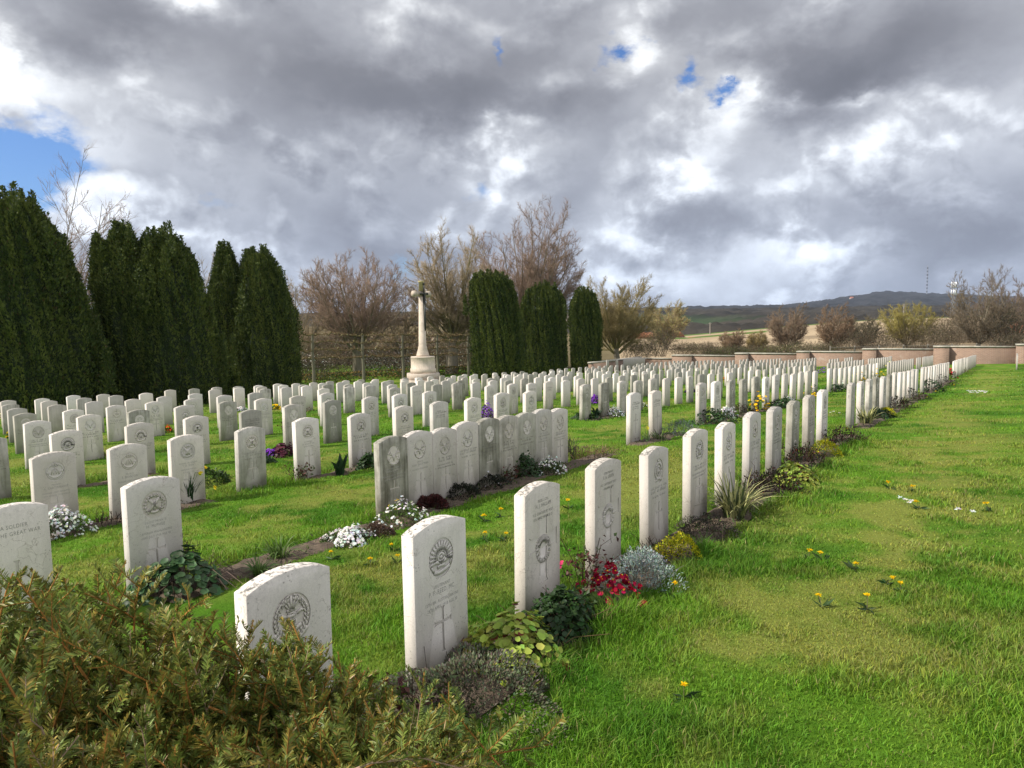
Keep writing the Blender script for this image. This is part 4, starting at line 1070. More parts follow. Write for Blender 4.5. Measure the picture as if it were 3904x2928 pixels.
# ------------------------------------------------------------------ foreground yew
def px(X, d): return X * d, d
def foreground_yew():
    root = empty('yew_shrub', (-.9, 1.45, g1(-.9, 1.45)))
    tag(root, 'large foreground yew shrub with orange twigs and olive needles at lower left', 'shrub')
    st, nd = MB(), MB(); o = np.array([-.9, 1.45, g1(-.9, 1.45)])
    def top(x, y):
        base = np.interp(x, [-2.4, -1.5, -1.05, -.7, -.45, -.25, -.1, .02], [-.58, -.66, -.72, -.81, -.92, -.99, -1.11, -1.32])
        return base + CZ - .10 * max(0, 1.15 - y) + .05 * (vnoise(np.array([x * 5.]), np.array([y * 5.]))[0] - .5) * 2
    def needles(P, r_up, ln, per, tipcol):
        """two ranked needles along a twig P (m,3)"""
        seg = np.linalg.norm(np.diff(P, axis=0), axis=1); Ltot = seg.sum(); n = int(Ltot / per)
        if n < 3: return
        s = (np.arange(n) + .6) / n; cum = np.concatenate([[0], np.cumsum(seg)]) / Ltot
        Q = np.stack([np.interp(s, cum, P[:, k]) for k in range(3)], 1)
        T = P[-1] - P[0]; T /= np.linalg.norm(T)
        A = np.cross(T, r_up); A /= np.linalg.norm(A) + 1e-9; B = np.cross(A, T)
        Q = np.repeat(Q, 2, 0); s2 = np.repeat(s, 2); m = len(Q)
        sg = np.tile([1., -1.], n); roll = rng.normal(0, .5, m)
        side = A * (sg * np.cos(roll))[:, None] + B * (np.abs(np.sin(roll)) * .8 + .25)[:, None]
        d = side + T * (.55 + .5 * s2[:, None]) + rng.normal(0, .12, (m, 3)); d /= np.linalg.norm(d, axis=1)[:, None]
        l = ln * 1.08 * rng.uniform(.65, 1.15, m) * np.clip(1.25 - .9 * s2 ** 4, .4, 1); w = .0034
        W = np.cross(d, B + rng.normal(0, .4, (m, 3))); W /= np.linalg.norm(W, axis=1)[:, None] + 1e-9
        droop = np.array([0, 0, -1.]) * (l * .10)[:, None]
        M = Q + d * (l * .5)[:, None]; E = Q + d * l[:, None] + droop
        V = np.stack([Q - W * w * .4, Q + W * w * .4, M + W * w * .55, M - W * w * .55, E], 1).reshape(-1, 3)
        i = np.arange(m)[:, None] * 5
        c = np.array([.135, .185, .034]) * rng.uniform(.5, 1.4, (m, 1))
        warm = np.clip(tipcol - .2 + rng.normal(0, .2, m) + .25 * (s2 - .5), 0, 1)[:, None]
        c = c * (1 - warm) + np.array([.44, .27, .055]) * rng.uniform(.6, 1.2, (m, 1)) * warm
        dead = rng.random(m) < .01; c[dead] = (.40, .28, .15)
        nd.add(V, i + np.array([[0, 1, 2, 3]]), np.repeat(c, 5, 0))
        nd.f.setdefault(3, []).append(i + np.array([[3, 2, 4]]) + nd.n - len(V))
    def shoot(b, tip, lead):
        t = np.linspace(0, 1, 6)[:, None]; bow = rng.normal(0, .025, 3)
        P = b + (tip - b) * t + bow * np.sin(t * math.pi)
        Ln = np.linalg.norm(tip - b); r0 = min(.0042 if n < 760 else .003, .0028 + .006 * Ln)
        oc = np.array([.36, .17, .045]) * rng.uniform(.6, 1.25)
        if rng.random() < .25: oc = np.array([.34, .24, .16])
        tube(st, P, np.linspace(r0, .0014, 6), 5, oc)
        T = (tip - b) / Ln; warm = rng.uniform(.0, .5)
        needles(P[2:], np.array([rng.normal(), rng.normal(), .3]), .022, .0042, warm + .1)
        k = int(Ln / .030); plane = np.cross(T, np.array([rng.normal(), rng.normal(), .2])); plane /= np.linalg.norm(plane)
        for j in range(k):
            s = (j + .5) / k * .9 + .03
            if s < .08: continue
            q = b + (tip - b) * s + bow * math.sin(s * math.pi); sg = 1 if j % 2 else -1
            ang = R(rng.uniform(38, 62)); pl = plane * sg + rng.normal(0, .3, 3); pl /= np.linalg.norm(pl)
            d = T * math.cos(ang) + pl * math.sin(ang); d /= np.linalg.norm(d)
            l = rng.uniform(.06, .17) * (1.2 - .75 * s) * min(1, Ln / .3)
            E = q + d * l + np.array([0, 0, rng.uniform(-.012, .02)])
            Pm = np.stack([q, (q + E) / 2 + rng.normal(0, .004, 3), E])
            tube(st, Pm, [.0019, .0015, .001], 3, oc * .9 if rng.random() < .5 else np.array([.16, .15, .04]), cap=False)
            needles(Pm, np.array([0, 0, 1.]) + rng.normal(0, .25, 3), .0215, .0044, warm)
    n = 0
    while n < 760:
        x = rng.uniform(-2.1, .03); y = rng.uniform(.84, 1.98)
        if y > 1.98 - .25 * max(0, (x + .35) / .35) : continue
        if abs(x) > y * .86 + .15: continue
        zt = top(x, y); low = g1(x, y)
        lead = rng.random() < .20
        tipz = zt + (rng.uniform(.0, .10) if lead else -abs(rng.normal(0, .12)))
        if -.72 < x < -.12: tipz = min(tipz, zt - .03 + (rng.uniform(0, .07) if lead else 0))
        if tipz < low + .06: continue
        out = np.array([x + .9, y - 1.4, 0]) * .25
        tip = np.array([x, y, tipz]); Lh = min(rng.uniform(.28, .55), tipz - low + .1)
        dirn = np.array([rng.normal(0, .32), rng.normal(0, .32), 1.]) + out * (0.5 if lead else 1.6)
        dirn /= np.linalg.norm(dirn); b = tip - dirn * Lh
        shoot(b - o, tip - o, lead); n += 1
    # long low branches reaching out to the right over the grass, and the lone shoot
    for (X0, d0, z0), (X1, d1, z1) in [((-.22, 1.28, .765), (.052, 1.38, .80 - .035)), ((-.40, 1.2, .74), (-.02, 1.30, .72)), ((-.25, 1.45, .65), (-.10, 1.62, .68)), ((.098, 1.30, .45), (.098, 1.31, .755)), ((-.30, 1.2, .55), (-.06, 1.22, .74)), ((-.02, 1.1, .5), (.02, 1.12, .70)), ((.06, 1.2, .45), (.085, 1.22, .69))]:
        shoot(np.array([X0 * d0, d0, z0]) - o, np.array([X1 * d1, d1, z1]) - o, True)
    for i in range(16):       # woody stems from the ground
        x = rng.uniform(-1.7, -.35); y = rng.uniform(1.1, 1.7); e = np.array([x + rng.normal(0, .15), y + rng.normal(0, .15), top(x, y) - .25])
        tube(st, np.stack([np.array([x * .8 - .2, 1.4, g1(x, y) - .05]), np.array([x, y, (e[2] + g1(x, y)) / 2]), e]) - o, [.022, .014, .006], 6, (.16, .10, .07))
    nd.build('needles', M_HEDGE, root); st.build('twigs', M_BARK, root)
foreground_yew()

# ------------------------------------------------------------------ clipped columnar yews
def big_yew(X, d, lobes, wid, label, seed, n=26000):
    """lobes: lists of (lateral m, height m) outlines; each becomes a fluted, ragged topped mass"""
    r_ = np.random.default_rng(seed); x0, y0 = X * d, d; z0 = g1(x0, y0) - .05
    root = empty('yew_tree', (x0, y0, z0)); tag(root, label, 'yew tree', 'clipped columnar yews')
    ex = np.array([1, -X]) / math.hypot(1, X); ey = np.array([X, 1]) / math.hypot(1, X)
    def rot(Vl): return np.concatenate([Vl[:, :1] * ex + Vl[:, 1:2] * ey, Vl[:, 2:]], 1)
    mb = MB(); area = [max(p[1] for p in L_) * (L_[-1][0] - L_[0][0]) for L_ in lobes]
    for li, L_ in enumerate(lobes):
        L_ = np.array(L_); xs_ = np.linspace(L_[0, 0], L_[-1, 0], 400); hs = np.interp(xs_, L_[:, 0], L_[:, 1]); H = hs.max()
        zq = np.linspace(0, H * .96, 80); lo = np.empty(80); hi = np.empty(80)
        for i, z in enumerate(zq):
            k = np.where(hs >= z)[0]; lo[i], hi[i] = (xs_[k[0]], xs_[k[-1]]) if len(k) else (xs_[hs.argmax()],) * 2
        dep = r_.uniform(-.25, .25) * wid * (len(lobes) > 1)
        def surf(th, z, k=1.):
            l_, h_ = np.interp(z, zq, lo), np.interp(z, zq, hi); a = np.maximum((h_ - l_) / 2, .06); c = (l_ + h_) / 2
            foot = np.where(z < 1., .90 + .10 * z, 1.)
            sw = th + .07 * (z - 3); bb = lambda q, w_: np.sqrt(np.abs(2 * vnoise(q + seed * 3.3 + li * 7, w_ + seed) - 1)); am = np.minimum(1, .45 + z / 5); fl = .92 + am * (.24 * (bb(sw * 3.4, z * .16) - .62) + .14 * (bb(sw * 8.5, z * .33) - .6) + .05 * (vnoise(sw * 20, z * 3) - .5))
            return np.stack([c + a * fl * foot * k * np.cos(th), dep + a * 1.02 * fl * foot * k * np.sin(th), z], -1), fl
        m = int(n * area[li] / sum(area)); z = H * .96 * (1 - r_.random(m) ** 1.15); th = r_.uniform(-math.pi * 1.12, .12 * math.pi, m)
        th = np.where(r_.random(m) < .22, r_.uniform(0, math.pi, m), th)
        p, fl = surf(th, z); out = np.stack([np.cos(th), np.sin(th), 0 * th], 1)
        kind = [(p, out, z, th)]
        # ragged leaders along the crest
        tops = [(q[0] * .97, q[1]) for q in L_ if q[1] > H * .62]
        for j in range(84 + len(tops)):
            if j < len(tops): lx, lh = tops[j]; ly = dep
            else: lx = r_.uniform(L_[0, 0], L_[-1, 0]) * .9; ly = dep + r_.uniform(-1., .5) * (L_[-1, 0] - L_[0, 0]) * .34; lh = np.interp(lx, L_[:, 0], L_[:, 1]) * r_.uniform(.80, 1.0) * (1 - .10 * abs(ly - dep) / wid)
            if j % 2 and j >= len(tops): ly = dep + r_.normal(0, .12) * (L_[-1, 0] - L_[0, 0]); lx = r_.uniform(-1, 1) * .30 * (hi[int(.75 * 80)] - lo[int(.75 * 80)]) * 1.5 + (hi[60] + lo[60]) / 2; lh = np.interp(lx, L_[:, 0], L_[:, 1]) * r_.uniform(.955, 1.035)
            if lh < 2: continue
            q = int(330 * r_.uniform(.7, 1.3)); lt = r_.random(q); ll = r_.uniform(.9, 2.4); a_ = r_.uniform(0, 6.283, q); rr = r_.uniform(.13, .27) * (1 - lt) ** .62 * 1.1
            P2 = np.stack([lx + rr * np.cos(a_), ly + rr * np.sin(a_), lh - ll * (1 - lt) + .10], 1); kind.append((P2, np.stack([np.cos(a_), np.sin(a_), 0 * a_], 1), P2[:, 2], a_))
        p = np.concatenate([k[0] for k in kind]); out = np.concatenate([k[1] for k in kind]); z = np.concatenate([k[2] for k in kind]); th = np.concatenate([k[3] for k in kind]); m = len(p)
        D_ = np.array([0, 0, 1.]) * r_.uniform(.5, 1.2, (m, 1)) + out * r_.uniform(.15, .8, (m, 1)) + r_.normal(0, .2, (m, 3)); D_ /= np.linalg.norm(D_, axis=1)[:, None]
        s = r_.uniform(.06, .135, m)[:, None] * (1 if d < 40 else 1.25)
        S = np.cross(D_, out + r_.normal(0, .6, (m, 3))); S /= np.linalg.norm(S, axis=1)[:, None] + 1e-9
        p = p - D_ * s * .35 + out * r_.normal(0, .05, (m, 1)); w_ = s * .28
        V = np.stack([p, p + D_ * s * .5 + S * w_, p + D_ * s + out * s * .12, p + D_ * s * .5 - S * w_], 1).reshape(-1, 3)
        nz = fbm((th + .07 * z) * 8 + seed, z * .35 + seed, 3); n2 = fbm(th * 22, z * 4, 2)
        tt = np.clip((nz - .5) * 1.8 + (n2 - .5) * 1.4 + .35 + r_.normal(0, .18, m), 0, 1)[:, None]
        c = np.array([.036, .058, .016]) * (1 - tt) + np.array([.125, .150, .034]) * tt
        c[r_.random(m) < .012] = (.07, .05, .02)
        i4 = np.arange(m)[:, None] * 4
        mb.add(rot(V), i4 + np.array([[0, 1, 2, 3]]), np.repeat(c, 4, 0))
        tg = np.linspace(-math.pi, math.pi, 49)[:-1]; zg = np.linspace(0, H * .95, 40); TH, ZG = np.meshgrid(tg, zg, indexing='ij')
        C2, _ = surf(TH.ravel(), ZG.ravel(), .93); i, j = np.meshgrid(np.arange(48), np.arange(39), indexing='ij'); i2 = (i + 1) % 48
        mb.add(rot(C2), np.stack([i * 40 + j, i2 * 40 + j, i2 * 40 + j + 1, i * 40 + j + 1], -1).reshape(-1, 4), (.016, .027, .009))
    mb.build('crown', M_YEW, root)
    tb = MB()
    for i in range(5):
        q = r_.normal(0, wid * .18, 2); tube(tb, [(q[0], q[1], -.2), (q[0], q[1], .8), (q[0] * 1.5, q[1] * 1.5, 2.)], [.14, .11, .06], 7, (.09, .055, .04))
    tb.build('trunk', M_BARK, root)
big_yew(-.670, 27, [[(-2.5, .2), (-2.5, 2.2), (-2.2, 4.4), (-1.7, 6.6), (-1.25, 7.6), (-.8, 8.0), (-.3, 8.05), (.25, 7.85), (.7, 7.25), (1.05, 6.7), (1.4, 6.0), (1.65, 5.2), (1.95, 4.2), (2.3, 2.8), (2.5, 1.4), (2.55, .2)], [(.8, .2), (1.0, 5.), (1.25, 5.6), (1.55, 4.8), (1.9, 3.4), (2.1, .2)]], 2.35, 'dark columnar yew cut by the left edge of the picture, tallest of the left three', 11, 62000)
big_yew(-.483, 30.3, [[(-2.5, .2), (-2.5, 4.5), (-2.35, 6.3), (-1.95, 6.7), (-1.65, 7.5), (-1.15, 7.3), (-.7, 6.5), (-.2, 5), (.4, 3), (.5, .2)], [(-1.6, .2), (-1.2, 5.), (-.7, 6.8), (-.2, 7.25), (.15, 7.35), (.55, 7.05), (.9, 6.6), (1.2, 6.0), (1.5, 5.3), (1.8, 4.5), (2.15, 3.2), (2.45, 1.4), (2.5, .2)], [(-2.5, .2), (-2.5, 5.8), (-2.35, 6.95), (-2.15, 6.2), (-1.9, .2)]], 2.4, 'dark columnar yew with ragged twin tops, middle one of the left three', 12, 62000)
big_yew(-.358, 34.3, [[(-2.2, .2), (-2.15, 3.5), (-2.05, 5.0), (-1.75, 5.9), (-1.4, 7.3), (-1.05, 7.3), (-.75, 6.4), (-.45, 5.4), (0, 3), (.1, .2)], [(-1.3, .2), (-.8, 5.), (-.45, 6.4), (-.15, 7.0), (.2, 6.85), (.55, 7.1), (.95, 6.6), (1.3, 5.9), (1.65, 5.0), (1.95, 4.0), (2.2, 2.6), (2.2, .2)]], 2.15, 'dark columnar yew with a notch in its top, right one of the left three', 13, 50000)
big_yew(-.0247, 50, [[(-1.6, .2), (-2., 2.2), (-2.15, 4.0), (-2., 5.9), (-1.6, 6.9), (-1.0, 7.35), (-.4, 7.4), (.2, 7.4), (.8, 7.2), (1.2, 6.9), (1.6, 6.1), (1.9, 4.5), (2.1, 2.2), (2., .2)]], 2.1, 'round topped dark yew right of the stone cross, left one of the right three', 14, 34000)
big_yew(.0448, 55.3, [[(-1.8, .2), (-1.95, 3), (-1.85, 4.9), (-1.6, 5.9), (-1.2, 6.5), (-.6, 6.9), (0, 7.1), (.5, 7.2), (1., 6.9), (1.3, 6.4), (1.7, 5.8), (1.95, 4.2), (2.05, 2.0), (1.95, .2)]], 1.95, 'dark yew between two others right of the stone cross', 15, 30000)
big_yew(.1033, 60.5, [[(-1.3, .2), (-1.5, 3), (-1.4, 4.6), (-1.15, 6.0), (-.7, 6.9), (-.2, 7.0), (.3, 7.0), (.7, 6.6), (1., 6.0), (1.3, 4.8), (1.5, 2.8), (1.4, .2)]], 1.5, 'slimmest dark yew of the right three, next to the low side wall', 16, 24000)

# ------------------------------------------------------------------ bare trees
def bare_tree(name, x, y, H, spread, label, seed, limbs=9, tr=.22, t0=.14, bark=(.19, .165, .12), twig=(.17, .105, .075), dens=1., up=.5, tw=.010, z=None, moss=0., leafy=None, group='bare trees around the cemetery'):
    r_ = np.random.default_rng(seed); zz = g1(x, y) if z is None else z
    root = empty(name, (x, y, zz - .05)); tag(root, label, 'tree' if 'shrub' not in name else 'shrub', group)
    tk, cr = MB(), MB(); tw_a, tw_b, tw_r, tw_c = [], [], [], []
    bark = np.array(bark); twig = np.array(twig); tw = .00020 * math.hypot(x, y)
    def path(p, d, l, n, curl, wob):
        P = [p]; d = d / np.linalg.norm(d)
        for i in range(n):
            d = d + np.array([0, 0, curl / n]) + r_.normal(0, wob, 3); d /= np.linalg.norm(d); P.append(P[-1] + d * l / n)
        return np.array(P), d
    def at(P, s):
        f = s * (len(P) - 1); i = min(int(f), len(P) - 2); q = P[i] + (P[i + 1] - P[i]) * (f - i); return q, P[i + 1] - P[i]
    def side(T, ang):
        T = T / np.linalg.norm(T); a = np.cross(T, r_.normal(size=3)); a /= np.linalg.norm(a); return T * math.cos(ang) + a * math.sin(ang)
    h0 = H * t0
    P, _ = path(np.zeros(3), np.array([0, 0, 1.]), h0 * 1.3, 5, 0, .05)
    tube(tk, P, np.linspace(tr * 1.25, tr * .8, 6), 9, bark)
    nl = int(limbs * 1.7)
    for i in range(nl):
        a = 2.39996 * i + r_.normal(0, .25); el = math.sqrt((i + .6) / nl)
        ang = R(5 + 54 * el); d = np.array([math.cos(a) * math.sin(ang), math.sin(a) * math.sin(ang), math.cos(ang)])
        start, _ = at(P, r_.uniform(.55, 1.))
        Pu, _ = path(np.zeros(3), d, 1., 8, up * (.35 + .65 * el), .035)
        ks = np.linspace(.15, 1.2, 60) * H; tip = start + Pu[-1] * ks[:, None]
        ins = (np.hypot(tip[:, 0], tip[:, 1]) / (spread * .53)) ** 2.6 + (np.abs(tip[:, 2] - .52 * H) / (.48 * H)) ** 2.4 < 1
        ln = ks[np.where(ins)[0][-1]] * r_.uniform(.92, 1.03) if ins.any() else H * .4
        Pl = start + Pu * ln
        r0 = tr * r_.uniform(.20, .34)
        mossy = bark * (1 - moss) + np.array([.16, .15, .03]) * moss
        tube(tk, Pl, np.linspace(r0, .014, 9), 5, mossy)
        nb = int(18 * dens * r_.uniform(.85, 1.15))
        for j in range(nb):
            s = .14 + .84 * (j + r_.random()) / nb; q, T = at(Pl, s)
            l2 = ln * r_.uniform(.24, .50) * (1.12 - .72 * s)
            P2, _ = path(q, side(T, R(r_.uniform(24, 62))), l2, 5, .30, .06)
            r2 = max(r0 * (1 - s) * .45, .013); c2 = mossy * .6 + twig * .4
            tube(cr, P2, np.linspace(r2, .008, 6), 4, c2, cap=False)
            n3 = int(11 * dens)
            for m_ in range(n3):
                s3 = .12 + .88 * (m_ + r_.random()) / n3; q3, T3 = at(P2, s3)
                l3 = max(l2 * r_.uniform(.20, .42) * (1.15 - .6 * s3), .25)
                P3, _ = path(q3, side(T3, R(r_.uniform(22, 52))), l3, 3, .35, .10)
                tube(cr, P3, np.linspace(tw * 1.05, tw * .6, 4), 3, twig, cap=False)
                for g in range(int(6 * dens)):
                    s4 = r_.uniform(.15, 1); q4, T4 = at(P3, s4); l4 = r_.uniform(.25, .6) * (l3 / .8 + .35)
                    tw_a.append(q4); tw_b.append(q4 + side(T4, R(r_.uniform(18, 50))) * l4 + np.array([0, 0, .08 * l4]))
    A = np.array(tw_a); B = np.array(tw_b); n = len(A)
    T = B - A; S = np.cross(T, r_.normal(size=(n, 3))); S /= np.linalg.norm(S, axis=1)[:, None] + 1e-9; U = np.cross(S, T); U /= np.linalg.norm(U, axis=1)[:, None] + 1e-9
    w = tw * .62
    V = np.stack([A + S * w, A - S * w * .5 + U * w, A - S * w * .5 - U * w, B], 1).reshape(-1, 3); i = np.arange(n)[:, None] * 4
    cc = np.repeat(twig * r_.uniform(.7, 1.25, (n, 1)), 4, 0)
    cr.add(V, np.concatenate([i + np.array([[0, 1, 3]]), i + np.array([[1, 2, 3]]), i + np.array([[2, 0, 3]])]), cc)
    if leafy is not None:      # catkins / opening buds
        k = r_.random(n) < leafy[1]; P = B[k]; Nn = r_.normal(size=(len(P), 3)); Nn /= np.linalg.norm(Nn, axis=1)[:, None]
        leaves(cr, P, Nn, leafy[2], leafy[0], .5)
    tk.build('trunk', M_BARK, root); cr.build('crown', M_BARK, root)
    return root
RED = (.235, .165, .12); TAN = (.30, .235, .15); OLV = (.17, .15, .06)
bare_tree('bare_tree', *px((105 - 1106) / 1539, 42), 13.2, 9.5, 'bare tree behind the left edge yew, thin twigs against blue sky', 1, limbs=13, tw=.010, twig=(.24, .16, .11), dens=.8)
bare_tree('bare_tree', *px((415 - 1106) / 1539, 48), 9.4, 6.5, 'bare tree showing in the gap between the middle and right yews of the left three', 2, tw=.009, twig=TAN, dens=.85)
bare_tree('bare_tree', *px((640 - 1106) / 1539, 56), 8.6, 6.5, 'bare tree just right of the left three yews, over the clipped lime row', 3, tw=.010, twig=TAN, dens=.85)
bare_tree('bare_tree', *px((775 - 1106) / 1539, 57), 9.8, 8.5, 'spreading bare tree with thick dark trunk left of the stone cross', 4, limbs=14, tr=.42, t0=.24, twig=RED, tw=.010)
bare_tree('bare_tree', *px((868 - 1106) / 1539, 62), 7.4, 5, 'lower bare tree directly left of the stone cross', 5, limbs=8, tr=.25, t0=.25, twig=TAN, tw=.011, dens=.75)
bare_tree('bare_tree', *px((975 - 1106) / 1539, 60), 12.6, 6.2, 'tall mossy bare tree directly right of the stone cross', 6, limbs=17, tr=.45, t0=.24, twig=TAN, tw=.011, up=.75, moss=.5)
bare_tree('bare_tree', *px((1140 - 1106) / 1539, 68), 15.2, 9.6, 'tallest bare tree with reddish twigs above the right three yews', 7, limbs=22, tr=.5, t0=.2, twig=RED, tw=.013, up=.6, dens=1.0)
bare_tree('bare_tree', *px((1335 - 1106) / 1539, 76), 9.4, 7.6, 'yellowish bare tree right of the right three yews, at the wall corner', 8, limbs=12, tr=.32, t0=.15, twig=(.24, .19, .085), tw=.012, moss=.7, dens=1.1)
bare_tree('bare_tree', *px((1440 - 1106) / 1539, 120), 8.6, 7.5, 'pale budding willow in front of the red roofed barn', 9, limbs=9, tr=.3, twig=(.27, .21, .11), tw=.016, z=g1(14, 66) - 1.0 + 0, leafy=((.34, .33, .10), .5, .12))
FZ = -3.05
for i, (p_, d_, H_, sp_, tw_, lb) in enumerate([(1700, 86, 5.8, 4.2, (.19, .135, .09), 'bare many stemmed tree behind the wall, left of centre of the tan field'), (1803, 90, 6.0, 4.2, (.20, .135, .085), 'rounded brown bare tree behind the wall in the middle of the tan field'), (1583, 84, 3.0, 2.6, (.19, .13, .08), 'small brown bare tree behind the wall near the barn'), (1636, 86, 2.6, 2.2, (.21, .16, .07), 'smallest bare tree behind the wall, right of the small brown one'), (1862, 92, 4.0, 4.4, (.13, .11, .07), 'low dark bushy tree behind the wall at the field edge'), (1960, 84, 5.2, 6.2, (.24, .20, .06), 'wide olive budding tree behind the wall below the hill'), (2115, 80, 9.0, 6.4, (.16, .125, .085), 'tall bare tree behind the wall at the right'), (2190, 84, 9.8, 7.0, (.165, .12, .09), 'tall reddish bare tree at the right edge behind the wall')]):
    X_ = (p_ - 1106) / 1539
    bare_tree('bare_tree', X_ * d_, d_, H_, sp_, lb, 30 + i, limbs=13 if H_ > 4 else 10, tr=.16 if H_ < 7 else .24, t0=.06, twig=tw_, tw=.012, dens=.8, z=-2.35 + (.25 if p_ > 1900 else 0) - (.25 if p_ < 1650 else 0), up=.6, leafy=((.26, .25, .06), .25, .08) if 'olive' in lb else None)
# scrub behind the wall and behind the limes
def shrub(x, y, r, h, label, seed, col, z=None, n=2600, blossom=None):
    global rng
    keep = rng; rng = np.random.default_rng(seed)
    root = empty('shrub', (x, y, (g1(x, y) if z is None else z) - .05)); tag(root, label, 'shrub', 'scrub beyond the cemetery')
    st, fo = MB(), MB()
    stems(st, 70, r * .75, h * 1.05, (.13, .10, .07), .012, .45, 4)
    nc = 26; ca = rng.uniform(0, 6.28, nc); cq = rng.random(nc) ** .5 * r * .85; ch = h * rng.uniform(.25, 1., nc) * (1 - .55 * (cq / r) ** 2)
    ci = rng.integers(nc, size=n); sp_ = rng.normal(0, 1, (n, 3)) * np.array([.26 * r, .26 * r, .17 * h])
    P = np.stack([np.cos(ca[ci]) * cq[ci], np.sin(ca[ci]) * cq[ci], ch[ci]], 1) + sp_; P[:, 2] = np.abs(P[:, 2])
    Nn = sp_ / (np.linalg.norm(sp_, axis=1)[:, None] + 1e-6) + np.array([0, 0, .5])
    k = rng.random(n) < .5
    leaves(fo, P[k], Nn[k], .11, col, .45, cj=.5); leaves(fo, P[~k], Nn[~k], .20, (.12, .09, .055), .12, cj=.5)
    if blossom:
        k = rng.random(n) < blossom; rounds(fo, P[k] * 1.02, Nn[k], .10, (.62, .60, .52), .2, 5)
    st.build('stems', M_BARK, root); fo.build('foliage', M_LEAF, root); rng = keep
for i, (p_, d_, r_, h_, c_, bl, lb) in enumerate([
    (668, 52, 1.6, 1.9, (.09, .09, .045), .08, 'thin blossoming bush between the right yew and the limes'),
    (740, 60, 3.2, 2.3, (.075, .055, .035), 0, 'brown undergrowth bush behind the first lime'),
    (828, 60, 2.8, 2.3, (.11, .10, .07), .22, 'white blossoming blackthorn bush left of the stone cross'),
    (905, 68, 3.0, 2.6, (.07, .055, .035), 0, 'dark undergrowth bush behind the stone cross'),
    (985, 68, 3.0, 2.4, (.085, .075, .045), .04, 'brown bush between stone cross and right yews'),
    (1375, 80, 2.2, 1.9, (.10, .10, .035), 0, 'greenish bush under the yellowish tree at the wall corner'),
    (1420, 82, 1.6, 3.2, (.05, .07, .025), 0, 'dark ivy covered stump bush near the barn'),
    (1530, 80, 2.2, 1.5, (.14, .13, .05), 0, 'olive bush behind the wall below the utility pole'),
    (1590, 78, 1.6, 1.2, (.07, .10, .03), 0, 'small green bush behind the wall under the small brown tree'),
    (1680, 76, 2.0, 1.2, (.11, .13, .03), 0, 'yellow green bush behind the wall left of the many stemmed tree'),
    (1735, 78, 2.6, 1.4, (.09, .10, .035), 0, 'green bush behind the wall right of the many stemmed tree'),
    (1880, 84, 2.8, 2.3, (.055, .06, .03), 0, 'dark bush behind the wall left of the olive tree'),
    (2030, 84, 3.4, 3.0, (.06, .06, .028), 0, 'broad dark bush behind the wall right of the olive tree'),
    (2070, 92, 3.0, 3.0, (.055, .055, .03), 0, 'dark bush under the tall right tree'),
    (2165, 78, 1.8, 4.4, (.018, .03, .014), 0, 'dark evergreen shrub at the right edge before the red roofed house'),
    (2195, 74, 2.0, 1.9, (.06, .055, .03), 0, 'low brown bush at the right edge behind the wall'),
    (1480, 84, 2.4, 1.3, (.10, .09, .045), 0, 'pale brown bush behind the wall right of the barn'),
    (1560, 76, 1.8, 1.0, (.09, .12, .03), 0, 'low green bush behind the wall between pole and small brown tree'),
    (1640, 82, 2.0, 1.1, (.13, .12, .05), 0, 'low olive bush behind the wall under the smallest bare tree'),
    (1790, 82, 2.2, 1.2, (.07, .08, .03), 0, 'low green bush under the rounded brown tree'),
    (1840, 88, 2.6, 2.2, (.06, .05, .03), 0, 'brown bush behind the wall right of the rounded brown tree'),
    (1925, 90, 3.2, 2.6, (.09, .085, .03), 0, 'olive brown bush in front of the olive budding tree'),
    (1995, 80, 3.0, 2.8, (.08, .075, .03), 0, 'olive bush under the right side of the olive budding tree'),
    (2050, 96, 3.6, 4.2, (.085, .075, .04), 0, 'tall brown bush between olive tree and tall right tree'),
    (2100, 90, 3.2, 3.2, (.07, .06, .035), 0, 'brown bush behind the trunk of the tall right tree'),
    (2140, 88, 3.0, 3.6, (.07, .06, .035), 0, 'tall brown bush between the two right trees')]):
    X_ = (p_ - 1106) / 1539; z_ = None if p_ < 1300 else -2.45 + (.3 if p_ > 1850 else 0)
    shrub(X_ * d_, d_, r_, h_, lb, 60 + i, c_, z_, 3400, bl)

